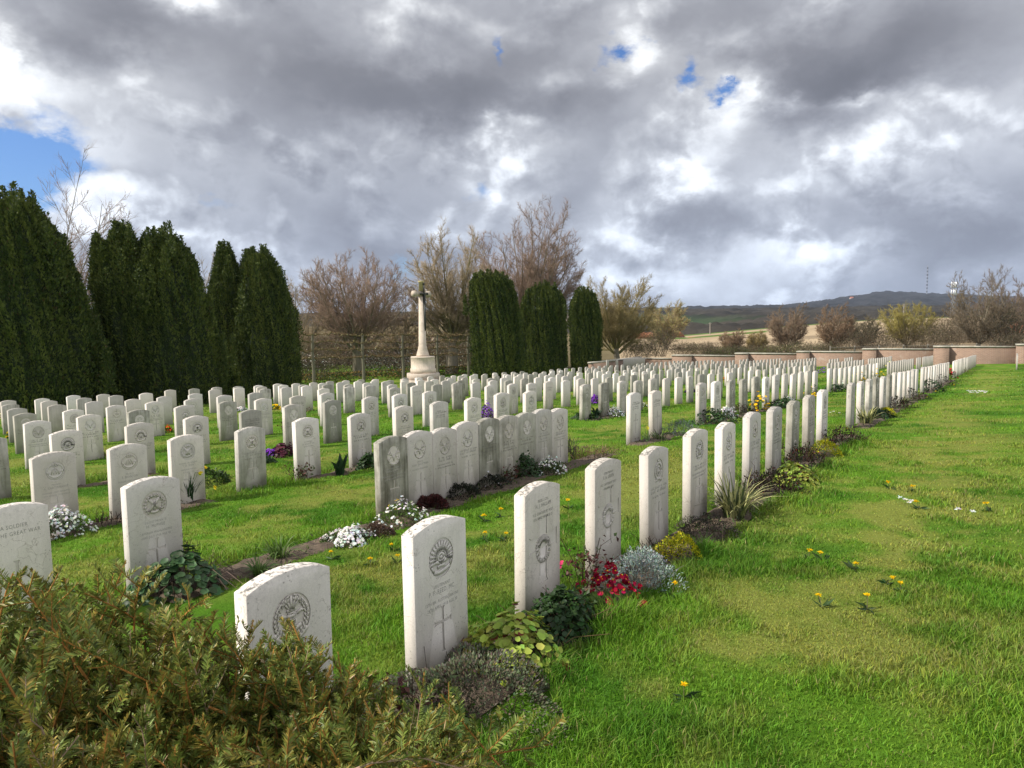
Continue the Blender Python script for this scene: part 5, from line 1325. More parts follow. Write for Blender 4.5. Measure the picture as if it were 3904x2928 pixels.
# ------------------------------------------------------------------ pleached limes, low hedge
for i, X in enumerate((-.353, -.2788, -.2086, -.1527, -.104, -.061)):
    y = -35 / (.816 * X - .578); x = X * y
    if i == 0: lb = 'pleached lime trained flat, leftmost, beside the right yew of the left three'
    else: lb = ['pleached lime trained flat, first clear trunk right of the left yews', 'pleached lime trained flat, in front of the thick dark trunk', 'pleached lime trained flat, directly left of the stone cross', 'pleached lime trained flat, directly right of the stone cross', 'pleached lime trained flat, rightmost, against the right yews'][i - 1]
    z = g1(x, y); root = empty('pleached_lime', (x, y, z), ROTZ); tag(root, lb, 'tree', 'row of pleached limes')
    tk, br = MB(), MB()
    P = [(0, 0, -.1), (.02, 0, 1.), (-.02, .02, 2.1), (.02, 0, 3.2)]; tube(tk, P, [.11, .10, .09, .07], 8, (.15, .14, .10)); tk.build('trunk', M_BARK, root)
    for hgt in (1.75, 2.25, 2.72, 3.2):
        for s in (-1, 1):
            t = np.linspace(0, 1, 9); P = np.stack([s * t * 2.0, rng.normal(0, .03, 9), hgt + rng.normal(0, .05, 9) - .0 * t], 1)
            tube(br, P, np.linspace(.042, .018, 9), 5, (.12, .105, .05))
            for k in range(60):
                q = P[rng.integers(1, 9)] + np.array([rng.normal(0, .12), 0, 0]); e = q + np.array([rng.normal(0, .1), rng.normal(0, .22), abs(rng.normal(.03, .13))])
                tube(br, [q, e], [.014, .008], 3, (.16, .11, .06), cap=False)
            for k in range(5):
                q = P[rng.integers(1, 9)]; tube(br, [q + [-.05, 0, 0], q + [0, 0, .06], q + [.05, 0, 0]], [.02, .05, .02], 5, (.17, .15, .07))
    br.build('branches', M_BARK, root)
def low_hedge():
    root = empty('low_hedge', (*XY(30, -37.6), g1(*XY(30, -37.6)))); tag(root, 'low clipped hedge with yellow autumn leaves behind the pleached limes', 'hedge')
    mb = MB(); n = 15000; u = rng.uniform(-10, 26, n); v = rng.uniform(-.4, .4, n); h = .62 * np.where(rng.random(n) < .5, 1, rng.random(n))
    x = u * DX + v * NX; y = u * DY + v * NY; ox, oy = XY(30, -37.6)
    P = np.stack([x, y, G(ox + x, oy + y) - g1(ox, oy) + h], 1)
    k = rng.random(n) < .7; leaves(mb, P[k], rnd_dirs(k.sum()), .12, (.055, .065, .02), .5, cj=.5); leaves(mb, P[~k], rnd_dirs((~k).sum()), .11, (.36, .22, .07), .6, cj=.4)
    mb.build('foliage', M_LEAF, root)
low_hedge()

def thicket():
    global rng
    o_ = (-14., 88.); z0 = g1(*o_); root = empty('thicket', (*o_, z0)); mb = MB(); n = 15000
    d = 68 + 52 * rng.random(n) ** 1.3; X = rng.uniform(-.40, -.02, n); x = X * d; y = d
    base = np.interp(d, [66, 120, 250], [-4.6, -3.8, -1.2]) + CZ
    hh = (.8 + 3.0 * fbm(x * .16, y * .10, 3)) * rng.random(n) ** .7
    P = np.stack([x - o_[0], y - o_[1], base - z0 + hh], 1); D2 = rng.normal(0, .45, (n, 3)); D2[:, 2] = 1
    t_ = fbm(x * .3 + 4, y * .2, 3)
    m = t_ > .5
    leaves(mb, P[m], D2[m], .75, (.20, .155, .105), .06, cj=.5); leaves(mb, P[~m], D2[~m], .6, (.14, .12, .065), .09, cj=.5)
    k = rng.random(n) < .25; leaves(mb, P[k], rnd_dirs(k.sum()), .3, (.06, .06, .03), .5, cj=.5)
    o = mb.build('thicket', M_LEAF); o.location = (*o_, z0); bpy.data.objects.remove(root); o.name = 'thicket'; tag(o, 'brown leafless thicket rising behind the clipped limes', 'thicket', kind='stuff')
thicket()
# ------------------------------------------------------------------ stone cross
M_CROSS = mat_stone('cross_limestone', (.66, .56, .47), .3, .55, .5, .8)
M_LICH = mat_plain('lichened_limestone', (.52, .43, .19), .85, 0, .4, 9, (.34, .29, .17))
M_BRONZE = mat_plain('dark_bronze', (.035, .036, .03), .5, .3)
def octo(r, z, s=1.): return [(r * s * math.cos(R(22.5 + 45 * i)) / math.cos(R(22.5)), r * math.sin(R(22.5 + 45 * i)) / math.cos(R(22.5)), z) for i in range(8)]
def memorial_cross():
    x, y = -.1247 * 44.1, 44.1; z = g1(x, y)
    root = empty('memorial_cross', (x, y, z), ROTZ); tag(root, 'tall pale stone cross on stepped octagonal plinth with dark sword', 'memorial cross')
    o = -z   # heights below are given as world heights
    def part(nm, rings, mat):
        mb = MB(); ring(mb, [[(a, b, c + o) for a, b, c in q] for q in rings]); return mb.build(nm, mat, root)
    part('step', [octo(1.42, z - .3), octo(1.42, -1.82)], M_CROSS)
    part('step', [octo(1.0, -1.82), octo(1.0, -1.46), octo(.96, -1.43)], M_CROSS)
    part('plinth', [octo(.78, -1.43), octo(.78, -1.16), octo(.735, -1.13), octo(.735, -.46), octo(.75, -.44), octo(.70, -.40)], M_CROSS)
    part('shaft', [octo(.40, -.40), octo(.38, -.28), octo(.27, .10), octo(.275, .16), octo(.235, .24), octo(.165, 3.27)], M_CROSS)
    part('cross_head', [octo(.155, 3.60), octo(.145, 4.12), octo(.19, 4.15), octo(.19, 4.23)], M_LICH)
    mb = MB()
    for s in (-1, 1):
        q = lambda r, xx: [(s * xx, r * .92 * a, 3.435 + o + r * b) for a, b in [(math.cos(R(22.5 + 45 * i)) / math.cos(R(22.5)), math.sin(R(22.5 + 45 * i)) / math.cos(R(22.5))) for i in range(8)]]
        ring(mb, [q(.165, 0), q(.15, .52), q(.185, .56), q(.185, .74)])
    mb.build('cross_arms', M_CROSS, root)
    mb = MB(); f = -.245
    def bar(x0, x1, z0, z1, y0, y1): box(mb, x0, x1, y0, y1, z0 + o, z1 + o)
    mb.poly([(-.06, -.15, 3.40 + o), (.06, -.15, 3.40 + o), (.03, -.23, 1.3 + o), (0, -.235, 1.15 + o), (-.03, -.23, 1.3 + o), (-.06, -.30, 3.40 + o), (.06, -.30, 3.40 + o), (0, -.32, 3.40 + o), (0, -.32, 1.2 + o)], [(0, 1, 2, 3, 4), (0, 4, 5), (1, 6, 2), (5, 4, 8, 7), (6, 7, 8, 2), (8, 4, 3), (8, 3, 2), (0, 5, 7, 6, 1)])
    bar(-.30, .30, 3.40, 3.47, -.26, -.19); bar(-.33, -.27, 3.37, 3.50, -.27, -.18); bar(.27, .33, 3.37, 3.50, -.27, -.18)
    bar(-.032, .032, 3.47, 4.0, -.25, -.19); bar(-.05, .05, 4.0, 4.10, -.26, -.16)
    mb.build('bronze_sword', M_BRONZE, root)
memorial_cross()

# ------------------------------------------------------------------ brick walls
def mat_brick():
    m, t, o = nt('brick')
    tc = N(t, 'ShaderNodeTexCoord'); geo = N(t, 'ShaderNodeNewGeometry')
    sx = N(t, 'ShaderNodeSeparateXYZ'); L(t, tc.outputs['Object'], sx.inputs[0])
    cb = N(t, 'ShaderNodeCombineXYZ'); L(t, math_(t, 'ADD', sx.outputs['X'], sx.outputs['Y']), cb.inputs[0]); L(t, sx.outputs['Z'], cb.inputs[1])
    b = N(t, 'ShaderNodeTexBrick'); b.inputs['Scale'].default_value = 1; b.inputs['Brick Width'].default_value = .225; b.inputs['Row Height'].default_value = .075; b.inputs['Mortar Size'].default_value = .010
    b.inputs['Color1'].default_value = (.19, .105, .068, 1); b.inputs['Color2'].default_value = (.26, .155, .098, 1); b.inputs['Mortar'].default_value = (.32, .26, .21, 1); b.inputs['Bias'].default_value = 0
    L(t, cb.outputs[0], b.inputs['Vector'])
    nz = noise(t, geo.outputs['Position'], 1.3, 5, .65)
    c = mix(t, ramp(t, nz, [(.45, (0, 0, 0)), (.75, (.6, .6, .6))]), b.outputs['Color'], (.20, .14, .10))
    c = mix(t, ramp(t, noise(t, geo.outputs['Position'], .8, 6, .7), [(.58, (0, 0, 0)), (.70, (.6, .6, .6))]), c, (.36, .31, .26))
    p = N(t, 'ShaderNodeBsdfPrincipled'); L(t, c, p.inputs['Base Color']); p.inputs['Roughness'].default_value = .9
    L(t, p.outputs[0], o.inputs[0]); return m
M_BRICK = mat_brick()
M_COPE = mat_plain('coping_stone', (.47, .43, .36), .85, 0, .35, 3, (.26, .25, .20))
def brick_wall():
    d = np.array([4.23, -2.50]); d /= np.linalg.norm(d); per = 4.914
    nrm = np.array([d[1], -d[0]])            # faces the graves
    nrm = np.array([-.509, -.861])
    rz = math.atan2(d[1], d[0])
    root = empty('brick_wall', (16.26, 64.0, 0), rz); tag(root, 'long red brick boundary wall stepping up to the right, pale coping and piers', 'wall')
    bays = [(-.95, -.36, -1.83), (-.36, .78, -1.50), (.78, 1.80, -1.27), (1.80, 2.80, -1.07), (2.80, 3.79, -.81), (3.79, 4.84, -.59), (4.84, 6.2, -.42)]
    for i, (a, b, zt) in enumerate(bays):
        x0, x1 = a * per, b * per; zb = -4.2
        pe = math.floor(b - .0) * 0
        mb = MB(); box(mb, x0, x1, 0, .33, zb, zt - .10); mb.build('wall_panel', M_BRICK, root)
        p0 = (x0, (i - 1) * per) if i else None
        cb = MB(); box(cb, x0 - .02, x1 - .02 + .01, -.05, .38, zt - .10, zt); cb.build('coping', M_COPE, root)
        if p0:
            pb = MB(); box(pb, p0[0] + .004, p0[1], -.42, -.003, zb, zt - .104); pb.build('pier', M_BRICK, root)
            pc = MB(); box(pc, p0[0] - .03, p0[1] + .02, -.47, -.053, zt - .103, zt - .003); pc.build('coping', M_COPE, root)
brick_wall()
def side_wall():
    x, y = XY(60.6, -28.35); root = empty('side_wall', (x, y, g1(x, y)), ROTZ); tag(root, 'low shaded brick wall running from the corner to the slim yew', 'wall')
    mb = MB(); box(mb, -9.2, .3, 0, .33, -1.0, 1.0); mb.build('wall_panel', M_BRICK, root)
    mb = MB(); box(mb, -9.25, .35, -.05, .38, 1.0, 1.12); mb.build('coping', M_COPE, root)
side_wall()
for i in range(11): far_stone(mbf, 60.0 - .40 * i, 0, v=-27.75, h=.28)
for u in (54.6, 52.9): far_stone(mbf, u, 0, v=-27.75, h=.28)
for i in range(13): far_stone(mbf, 49.2 + .86 * i, 0, v=.12, h=.04)
fs = mbf.build('far_headstones', M_CLEAN); tag(fs, 'many small pale headstones in the far blocks before the brick wall', 'headstones', kind='stuff')
def bollard():
    x, y = -.4235 * 37, 37; root = empty('stone_post', (x, y, g1(x, y))); tag(root, 'small stone post with white pointed cap between two left yews', 'post')
    mb = MB(); box(mb, -.28, .28, -.28, .28, -.1, .42); mb.build('post_base', M_CROSS, root)
    mb = MB(); s = lambda r, z: [(r, r, z), (-r, r, z), (-r, -r, z), (r, -r, z)]
    ring(mb, [s(.36, .42), s(.36, .50), s(.12, .86), s(.05, .90), s(.05, 1.02)]); mb.build('post_cap', M_CLEAN, root)
bollard()

# ------------------------------------------------------------------ country beyond
PXS = np.array([-900, 200, 640, 1000, 1250, 1480, 1700, 1911, 2212, 2700, 3600])
XC = (PXS - 1106) / 1539.
def polar(name, ds, table, cf, bump, mat, kind, nx=260, label=None, cat=None, dcol=None, smooth=True):
    """table: {distance: height per PXS column} (heights relative to the eye)"""
    Xs = np.linspace(-1.25, 1.6, nx); td = np.array(sorted(table)); TV = np.array([np.interp(Xs, XC, table[k]) for k in td])
    X, Dd = np.meshgrid(Xs, ds, indexing='ij')
    Z = np.empty_like(X)
    for i in range(nx): Z[i] = np.interp(ds, td, TV[:, i])
    WX = X * Dd; Z = Z + CZ + bump(WX, Dd)
    Cc = cf(WX, Dd, X)
    n, m = X.shape; i, j = np.meshgrid(np.arange(n - 1), np.arange(m - 1), indexing='ij')
    F = np.stack([i * m + j, (i + 1) * m + j, (i + 1) * m + j + 1, i * m + j + 1], -1).reshape(-1, 4)
    mb = MB(); mb.add(np.stack([WX, Dd, Z], -1).reshape(-1, 3), F, Cc.reshape(-1, 3)); o = mb.build(name, mat, smooth=smooth)
    tag(o, label, cat, kind=kind); return o
M_FIELD = mat_tint('field_soil', .95, .05, 1.6, .22, .6, 3)
M_FAR = mat_tint('far_wood', .95, .02, .35, .5)
def field_c(x, y, X):
    tan = np.array([.36, .275, .175]); c = np.ones(x.shape + (3,)) * tan
    f = fbm(x * .05 + 2, y * .11, 4)[..., None]; c = c * (.72 + .55 * f)
    br = np.clip((fbm(x * .02 + 8, y * .05 + 3, 2) - .5) * 6, 0, 1)[..., None] * (y < 190)[..., None]; c = c * (1 - .35 * br)
    gr = ((y > 238) | (y < 78 + 5 * (fbm(x * .2, y * .2, 2) - .5)) | ((y > 196) & (y < 216) & (X < .36) & (X > .2)))[..., None]
    c = np.where(gr, np.array([.085, .135, .03]) * (.7 + .6 * f), c)
    left = (X < .15)[..., None]
    return np.where(left, np.array([.13, .105, .055]) * (.5 + 1.0 * fbm(x * .09, y * .07, 4)[..., None]), c)
def dirs_h(y): return 0
polar('field', np.concatenate([np.linspace(66, 110, 24), np.linspace(113, 262, 60), [270, 300, 420]]), {
    66: [-4.6, -4.6, -4.6, -4.6, -4.5, -4.35, -4.2, -4.0, -3.7, -3.5, -3.5], 120: [-3.5, -3.5, -3.8, -4.2, -5.0, -4.9, -4.1, -3.2, -2.6, -2.2, -2.2],
    250: [-1., -1., -1.2, -2., -4.4, -5.35, -2.6, -.4, .2, .4, .4], 262: [-1., -1., -1.2, -2., -5, -5.5, -2.8, -.7, .0, .4, .4], 420: [2, 2, 2.2, 1.5, -12, -18, -16, -12, -10, -8, -8]},
    field_c, lambda x, y: .25 * (fbm(x * .12, y * .12, 3) - .5), M_FIELD, 'structure', 420)
def tree_bump(sc, amp, cut=.40):
    def f(x, y):
        w = fbm(x / 900 + 3, y / 900, 3)
        k = np.clip((w - cut) * 9, 0, 1)
        return amp * k * (.45 + .8 * vnoise(x / sc, y / sc * .6) + .5 * vnoise(x / sc * 2.3, y / sc * 2.3))
    return f
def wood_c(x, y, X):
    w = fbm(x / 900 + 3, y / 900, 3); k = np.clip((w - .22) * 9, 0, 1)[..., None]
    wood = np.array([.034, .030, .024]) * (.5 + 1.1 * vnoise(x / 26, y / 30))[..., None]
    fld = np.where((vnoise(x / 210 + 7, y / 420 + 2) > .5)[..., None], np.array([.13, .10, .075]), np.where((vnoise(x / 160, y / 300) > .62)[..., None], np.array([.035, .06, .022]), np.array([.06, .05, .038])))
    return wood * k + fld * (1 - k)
polar('valley', np.linspace(290, 1900, 130), {290: [-12] * 4 + [-32] * 7, 420: [-6] * 4 + [-16] * 7, 900: [4, 4, 4, 3, -4, -6, -6, -4, -4, -4, -4], 1300: [8, 8, 8, 8, 8, 7.5, 8, 9, 10, 10, 10], 1900: [10, 10, 10, 10, 12, 12, 14, 16, 16, 16, 16]},
    wood_c, tree_bump(14, 9, .20), M_FAR, 'structure', 620)
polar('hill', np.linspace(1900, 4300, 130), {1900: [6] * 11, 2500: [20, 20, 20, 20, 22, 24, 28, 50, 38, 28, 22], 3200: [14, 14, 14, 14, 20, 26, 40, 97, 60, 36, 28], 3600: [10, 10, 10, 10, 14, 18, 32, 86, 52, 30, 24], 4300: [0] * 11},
    lambda x, y, X: wood_c(x, y, X) * np.array([.75, .85, 1.1]), tree_bump(24, 16, .20), M_FAR, 'structure', 620)  # hill tint shifted to blue, distance haze painted into the colour
def rough(x, y): return 0 * x
# ground under and around everything, out to the horizon
M_BASE = mat_plain('far_ground', (.10, .10, .05), .95, 0, .4, .02)
mb = MB(); mb.add([(-9000, -9000, -30), (9000, -9000, -30), (9000, 9000, -30), (-9000, 9000, -30)], [(0, 1, 2, 3)]); o = mb.build('terrain', M_BASE); tag(o, kind='structure')

M_TILE = mat_plain('red_roof_tile', (.42, .15, .075), .85, 0, .45, 1.2)
M_WHITEW = mat_plain('pale_render', (.62, .60, .55), .85, 0, .2, .8)
M_DARKW = mat_plain('dark_opening', (.03, .03, .035), .6)
M_BRICKF = mat_plain('old_brick', (.33, .15, .10), .9, 0, .3, .9)
def building(nm, x, y, zb, w, dp, he, hr, label, cat, rz=0, wm=None, hip=.2, wins=3):
    root = empty(nm, (x, y, zb), rz); tag(root, label, cat)
    mb = MB(); box(mb, -w / 2, w / 2, -dp / 2, dp / 2, -1.5, he); mb.build('wall', wm or M_BRICKF, root)
    mb = MB(); e = .35; k = w * hip
    V = [(-w / 2 - e, -dp / 2 - e, he - .1), (w / 2 + e, -dp / 2 - e, he - .1), (w / 2 + e, dp / 2 + e, he - .1), (-w / 2 - e, dp / 2 + e, he - .1), (-w / 2 + k, 0, hr), (w / 2 - k, 0, hr)]
    mb.poly(V, [(0, 1, 5, 4), (2, 3, 4, 5), (1, 2, 5), (3, 0, 4), (3, 2, 1, 0)]); mb.build('roof', M_TILE, root)
    for i in range(wins):
        xx = -w / 2 + w * (i + .5) / wins; b = MB(); box(b, xx - w * .09, xx + w * .09, -dp / 2 - .05, -dp / 2 + .1, he * .25, he * .8); b.build('window', M_DARKW, root)
building('barn', 48.6, 220, -4.94, 8.6, 6, 1.65, 3.9, 'red roofed barn beyond the willow at the edge of the tan field', 'barn', R(-8), M_WHITEW, .22, 3)
building('outbuilding', 37.5, 205, -5.1, 9, 5, 1.6, 3.4, 'low red roofed outbuilding half hidden by the yellowish tree', 'barn', R(6), M_BRICKF, .1, 2)
building('shed', 53.9, 212, -4.9, 3.2, 3, .9, 1.5, 'small brown lean shed right of the red roofed barn', 'shed', 0, M_BRICKF, .1, 1)
building('house', 80.6, 110, -2.9, 8.4, 7, 2.1, 3.5, 'house with red roof cut by the right edge', 'house', R(-14), M_WHITEW, .1, 4)
for i, (p_, y_) in enumerate([(1838, 656), (1868, 661), (1905, 654), (1932, 663), (1958, 657), (1885, 668)]):
    d = 2700 + 40 * i; X_ = (p_ - 1106) / 1539
    building('far_house', X_ * d, d, CZ + (696 - y_) / 1539 * d - 6, 15, 10, 9, 15, ['far house highest left on the wooded hill', 'far house low left on the wooded hill', 'far house highest in the middle of the wooded hill', 'far house low in the middle of the wooded hill', 'far house highest right on the wooded hill', 'far house lowest of those on the wooded hill'][i], 'house', R(20 * i), M_WHITEW, .1, 2)
M_POLE = mat_plain('pole_wood', (.30, .27, .23), .9); M_METAL = mat_plain('galvanised', (.45, .46, .47), .5, .4); M_PANEL = mat_plain('antenna_white', (.8, .8, .8), .5, 0, .05); M_MAST = mat_plain('mast_dark', (.10, .10, .115), .7)
def pole(x, y, z0, h, label):
    root = empty('utility_pole', (x, y, z0)); tag(root, label, 'utility pole')
    mb = MB(); tube(mb, [(0, 0, -2), (0, 0, h)], [.22, .15], 8); mb.build('pole', M_POLE, root)
    mb = MB(); box(mb, -.5, .5, -.05, .05, h - .45, h - .33); mb.build('crossarm', M_POLE, root)
pole(64, 230, -4.97, 5.7, 'pale utility pole standing in the tan field')
pole(118, 215, -1.6, 7.2, 'utility pole left of the olive budding tree')
def mast():
    root = empty('lattice_mast', (1798, 3100, 84)); tag(root, 'very tall thin banded mast on top of the wooded hill', 'mast')
    mb = MB(); tube(mb, [(0, 0, 0), (0, 0, 138)], 1.0, 6); mb.build('core', M_METAL, root)
    mb = MB()
    for i in range(9): tube(mb, [(0, 0, 8 + i * 14.4), (0, 0, 15.5 + i * 14.4)], 2.6 if i % 3 else 3.4, 6)
    mb.build('bands', M_MAST, root)
mast()
def tower():
    root = empty('antenna_tower', (259.2, 420, -8)); tag(root, 'mobile antenna tower with two tiers of white panels', 'antenna tower')
    mb = MB()
    for s in (-1, 1):
        for q in (-1, 1): tube(mb, [(s * 1.1, q * 1.1, 0), (s * .35, q * .35, 30)], .09, 4)
    for k in range(14):
        a = 1.1 - .75 * k / 14; b = 1.1 - .75 * (k + 1) / 14
        for s in (-1, 1): tube(mb, [(-s * a, -a, k * 2.14), (s * b, -b, (k + 1) * 2.14)], .05, 3)
    mb.build('lattice', M_METAL, root)
    for t_ in range(2):
        for i in range(4):
            b = MB(); c = (-1.35 + .9 * i, -.9 if i in (1, 2) else -.3); z_ = 22.0 + 4.3 * t_
            box(b, c[0] - .28, c[0] + .28, c[1] - .15, c[1] + .15, z_, z_ + 3.4); b.build('antenna_panel', M_PANEL, root)
tower()
M_DARKP = mat_plain('weathered_rail', (.16, .14, .11), .9)
def rail_fence():
    root = empty('rail_fence', (44, 76, 0)); tag(root, 'low wooden post and rail fence beyond the wall', 'fence')
    for i in range(9):
        mb = MB(); xx = -10 + i * 2.6; box(mb, xx - .06, xx + .06, -.06, .06, -3.2, -1.35 + .02 * i); mb.build('post', M_DARKP, root)
    for z_ in (-1.5, -1.85):
        mb = MB(); tube(mb, [(-10, -.1, z_), (11, -.1, z_ + .16)], .028, 4); mb.build('rail', M_DARKP, root)
rail_fence()

# ------------------------------------------------------------------ sky, sun, camera
SUN = Vector((-.97, -.24, 0)).normalized() * math.cos(R(43)) + Vector((0, 0, math.sin(R(43))))
f_, pit, rol = 2716.2, R(4.942), R(-.762)
camd = bpy.data.cameras.new('camera'); cam = bpy.data.objects.new('camera', camd); COL.objects.link(cam)
camd.sensor_width = 36; camd.lens = f_ / 3904 * 36; camd.clip_start = .05; camd.clip_end = 20000
cam.matrix_world = Matrix.Translation((0, 0, CZ)) @ Matrix.Rotation(math.pi / 2 - pit, 4, 'X') @ Matrix.Rotation(rol, 4, 'Z')
scn.camera = cam
ld = bpy.data.lights.new('sun', 'SUN'); ld.energy = SUN_E; ld.angle = R(.53); ld.color = (1., .945, .86)
lo = bpy.data.objects.new('sun', ld); COL.objects.link(lo); lo.rotation_euler = SUN.to_track_quat('Z', 'Y').to_euler()

w = bpy.data.worlds.new('World'); scn.world = w; w.use_nodes = True; t = w.node_tree; t.nodes.clear()
out = N(t, 'ShaderNodeOutputWorld'); bg = N(t, 'ShaderNodeBackground'); bg.inputs['Strength'].default_value = .1
sky = N(t, 'ShaderNodeTexSky'); sky.sky_type = 'NISHITA'; sky.sun_disc = False; sky.sun_elevation = R(43); sky.sun_rotation = math.atan2(SUN.x, SUN.y); sky.altitude = 50
tc = N(t, 'ShaderNodeTexCoord'); DIR = tc.outputs['Generated']
def pxdir(px_, py_):
    u = (px_ * 1.765 - 1952) / f_; v = (py_ * 1.765 - 1464) / f_
    cr, sr = math.cos(rol), math.sin(rol); u, v = cr * u + sr * v, -sr * u + cr * v
    c, s = math.cos(pit), math.sin(pit)
    return Vector((u, c - s * v, -s - c * v)).normalized()
# ragged edges: the direction is stirred by noise before the cloud masses are laid out
mpz = N(t, 'ShaderNodeVectorMath', operation='MULTIPLY'); L(t, DIR, mpz.inputs[0]); mpz.inputs[1].default_value = (1, 1, 1.6)
def stir(vec, scale, detail, amt, rough=.6):
    n1 = N(t, 'ShaderNodeTexNoise'); n1.inputs['Scale'].default_value = scale; n1.inputs['Detail'].default_value = detail; n1.inputs['Roughness'].default_value = rough; L(t, mpz.outputs[0], n1.inputs['Vector'])
    a = N(t, 'ShaderNodeVectorMath', operation='SUBTRACT'); L(t, n1.outputs['Color'], a.inputs[0]); a.inputs[1].default_value = (.5, .5, .5)
    b = N(t, 'ShaderNodeVectorMath', operation='MULTIPLY_ADD'); L(t, a.outputs[0], b.inputs[0]); b.inputs[1].default_value = (amt,) * 3; L(t, vec, b.inputs[2])
    return b.outputs[0]
PD = stir(DIR, 6.0, 6, .15, .6)
PDB = stir(DIR, 14, 6, .085, .66)
def blob(cx, cy, rx, ry, vec):
    c = pxdir(cx, cy)
    a = N(t, 'ShaderNodeVectorMath', operation='SUBTRACT'); L(t, vec, a.inputs[0]); a.inputs[1].default_value = c
    b = N(t, 'ShaderNodeVectorMath', operation='MULTIPLY'); L(t, a.outputs[0], b.inputs[0]); b.inputs[1].default_value = (1539 / rx, 1539 / max(rx, ry), 1539 / ry)
    d = N(t, 'ShaderNodeVectorMath', operation='DOT_PRODUCT'); L(t, b.outputs[0], d.inputs[0]); L(t, b.outputs[0], d.inputs[1])
    return math_(t, 'EXPONENT', math_(t, 'MULTIPLY', d.outputs['Value'], -1.))
def total(lst, vec, start=0.):
    acc = start
    for cx, cy, rx, ry, am in lst: acc = math_(t, 'MULTIPLY_ADD', blob(cx, cy, rx, ry, vec), am * (.72 if vec is PD and am > .3 else 1.), acc)
    return acc
CLOUDS = [
 (270, 40, 150, 60, -.26), (560, 70, 150, 60, -.10), (720, 190, 260, 75, -.24), (960, 235, 210, 60, -.26), (1130, 110, 160, 80, -.20), (600, 300, 150, 60, -.10), (640, 420, 260, 110, -.07), (860, 560, 120, 50, -.16), (760, 480, 60, 40, -.12),
 (1900, 110, 270, 95, -.30), (1560, 30, 160, 60, -.16), (1750, 260, 80, 60, -.28), (1780, 150, 120, 60, -.14), (1250, 430, 110, 90, -.12), (1260, 240, 90, 50, -.14), (1470, 490, 120, 45, -.20), (2120, 500, 170, 60, -.22), (1900, 470, 150, 60, -.12), (1350, 210, 50, 30, -.14), (1180, 560, 160, 50, -.08), (2000, 600, 220, 60, -.16),
 (425, 20, 60, 38, .55), (20, 140, 70, 45, .55), (170, 190, 150, 45, .16), (180, 300, 220, 70, .12), (175, 420, 40, 45, .38), (250, 490, 110, 40, .26), (370, 500, 70, 26, .2), (1370, 130, 46, 60, .62), (1062, 285, 24, 32, .55), (1130, 345, 90, 34, .42), (1020, 385, 50, 30, .2), (1480, 345, 44, 60, .52), (1575, 265, 70, 45, .42), (1620, 215, 40, 30, .34), (1835, 215, 45, 22, .55), (1700, 215, 40, 20, .3), (950, 470, 28, 18, .34), (1140, 270, 40, 20, .3), (1430, 415, 34, 50, .3), (1650, 570, 230, 45, .18), (1400, 600, 90, 36, .16), (1760, 535, 110, 24, .22), (1930, 260, 240, 50, .16), (1700, 410, 160, 50, .16), (1330, 500, 60, 60, .18), (650, 590, 80, 30, .16), (900, 640, 200, 40, .1), (1560, 640, 200, 30, .12), (1080, 420, 40, 40, .22)]
BLUE = [(20, 340, 95, 55, 1.25), (110, 360, 60, 55, .9), (60, 420, 60, 40, .7), (1325, 115, 36, 20, 1.1), (1400, 90, 26, 12, .5), (1490, 165, 22, 34, 1.1), (1560, 200, 28, 18, 1.0), (1075, 110, 12, 26, .8), (1035, 415, 26, 20, .6), (875, 590, 34, 22, .65), (1830, 640, 230, 30, .36), (480, 432, 60, 16, .4), (1280, 145, 20, 12, .4), (520, 780, 50, 16, .3), (700, 640, 60, 40, .25)]
def puffs(off):
    v = N(t, 'ShaderNodeVectorMath', operation='MULTIPLY_ADD'); L(t, PW, v.inputs[0]); v.inputs[1].default_value = (1, 1, 1.25); v.inputs[2].default_value = off
    n1 = noise(t, v.outputs[0], 5.5, 8, .53); n3 = noise(t, v.outputs[0], 11, 5, .52)
    return n1, math_(t, 'MULTIPLY_ADD', math_(t, 'ABSOLUTE', math_(t, 'MULTIPLY_ADD', n3, 2, -1)), .55, n1)
PW = stir(DIR, 5., 3, .05, .55)
fbF, F0 = puffs((0, 0, 0)); _, F1 = puffs((-.013, 0, .026))
relief = math_(t, 'SUBTRACT', F0, F1)
big = total(CLOUDS, PD, .56)
B = math_(t, 'ADD', big, math_(t, 'MULTIPLY', math_(t, 'SUBTRACT', fbF, .5), .34))
rk = ramp(t, math_(t, 'ADD', big, math_(t, 'MULTIPLY', math_(t, 'SUBTRACT', fbF, .5), 1.2)), [(.25, (.15, .15, .15)), (.70, (1.2, 1.2, 1.2))])
B = math_(t, 'ADD', B, math_(t, 'MULTIPLY', math_(t, 'MULTIPLY', relief, rk), .80))
MB_ = math_(t, 'ADD', total(BLUE, PDB, -.12), math_(t, 'MULTIPLY', math_(t, 'SUBTRACT', .62, F0), .9))
cc = ramp(t, B, [(.02, (.125, .132, .158)), (.25, (.205, .213, .245)), (.45, (.34, .352, .392)), (.62, (.51, .525, .56)), (.78, (.78, .80, .83)), (.92, (1., 1., 1.))])
szz = N(t, 'ShaderNodeSeparateXYZ'); L(t, DIR, szz.inputs[0])
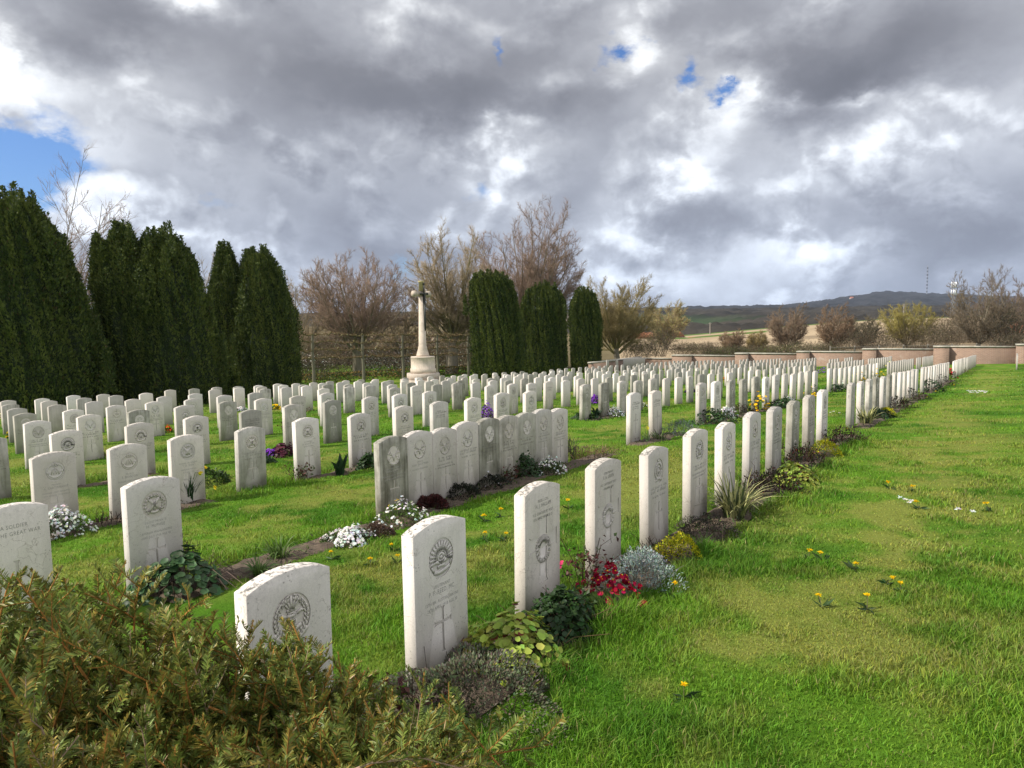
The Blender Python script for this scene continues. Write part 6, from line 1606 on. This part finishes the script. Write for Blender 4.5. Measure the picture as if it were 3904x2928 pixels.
cc = mix(t, 1., cc, ramp(t, szz.outputs['Z'], [(.0, (.86, .94, 1.08)), (.16, (.93, .97, 1.04)), (.32, (1, 1, 1))]), 'MULTIPLY')
# added fill: sky brightened overhead and behind the viewer to lift shaded stone faces
sb = N(t, 'ShaderNodeVectorMath', operation='DOT_PRODUCT'); L(t, DIR, sb.inputs[0]); sb.inputs[1].default_value = Vector((.35, -.75, .55)).normalized()
back = math_(t, 'MULTIPLY', math_(t, 'POWER', math_(t, 'MAXIMUM', math_(t, 'MULTIPLY_ADD', sb.outputs['Value'], .5, .5), 0.), 2.2), BACK_K)
mul = N(t, 'ShaderNodeVectorMath', operation='SCALE'); L(t, cc, mul.inputs[0]); L(t, math_(t, 'MULTIPLY_ADD', back, 10., 10.), mul.inputs['Scale'])
mk = ramp(t, MB_, [(.22, (0, 0, 0)), (.45, (.30, .30, .30)), (.85, (1, 1, 1))])
bl = mix(t, 1., sky.outputs[0], (.55, .78, 1.15), 'MULTIPLY')
bl2 = N(t, 'ShaderNodeVectorMath', operation='SCALE'); L(t, bl, bl2.inputs[0]); bl2.inputs['Scale'].default_value = 1.1
L(t, mix(t, mk, mul.outputs[0], bl2.outputs[0]), bg.inputs['Color']); L(t, bg.outputs[0], out.inputs[0])
vs = scn.view_settings; vs.view_transform = 'Standard'; vs.look = 'None'; vs.gamma = 1; vs.exposure = EXPO; vs.use_curve_mapping = False
scn.cycles.max_bounces = 6; scn.cycles.diffuse_bounces = 3; scn.cycles.glossy_bounces = 2; scn.cycles.transmission_bounces = 3; scn.cycles.transparent_max_bounces = 8

def haze():
    m, t2, o2 = nt('haze_air'); v = N(t2, 'ShaderNodeVolumePrincipled'); v.inputs['Density'].default_value = HAZE; v.inputs['Color'].default_value = (.62, .74, .95, 1); v.inputs['Anisotropy'].default_value = 0
    L(t2, v.outputs[0], o2.inputs['Volume']); mb = MB(); box(mb, -5200, 6400, -160, 4700, -31, 245); o = mb.build('haze', m); tag(o, 'thin blue haze over the far hill', 'haze', kind='stuff')
if HAZE: haze()
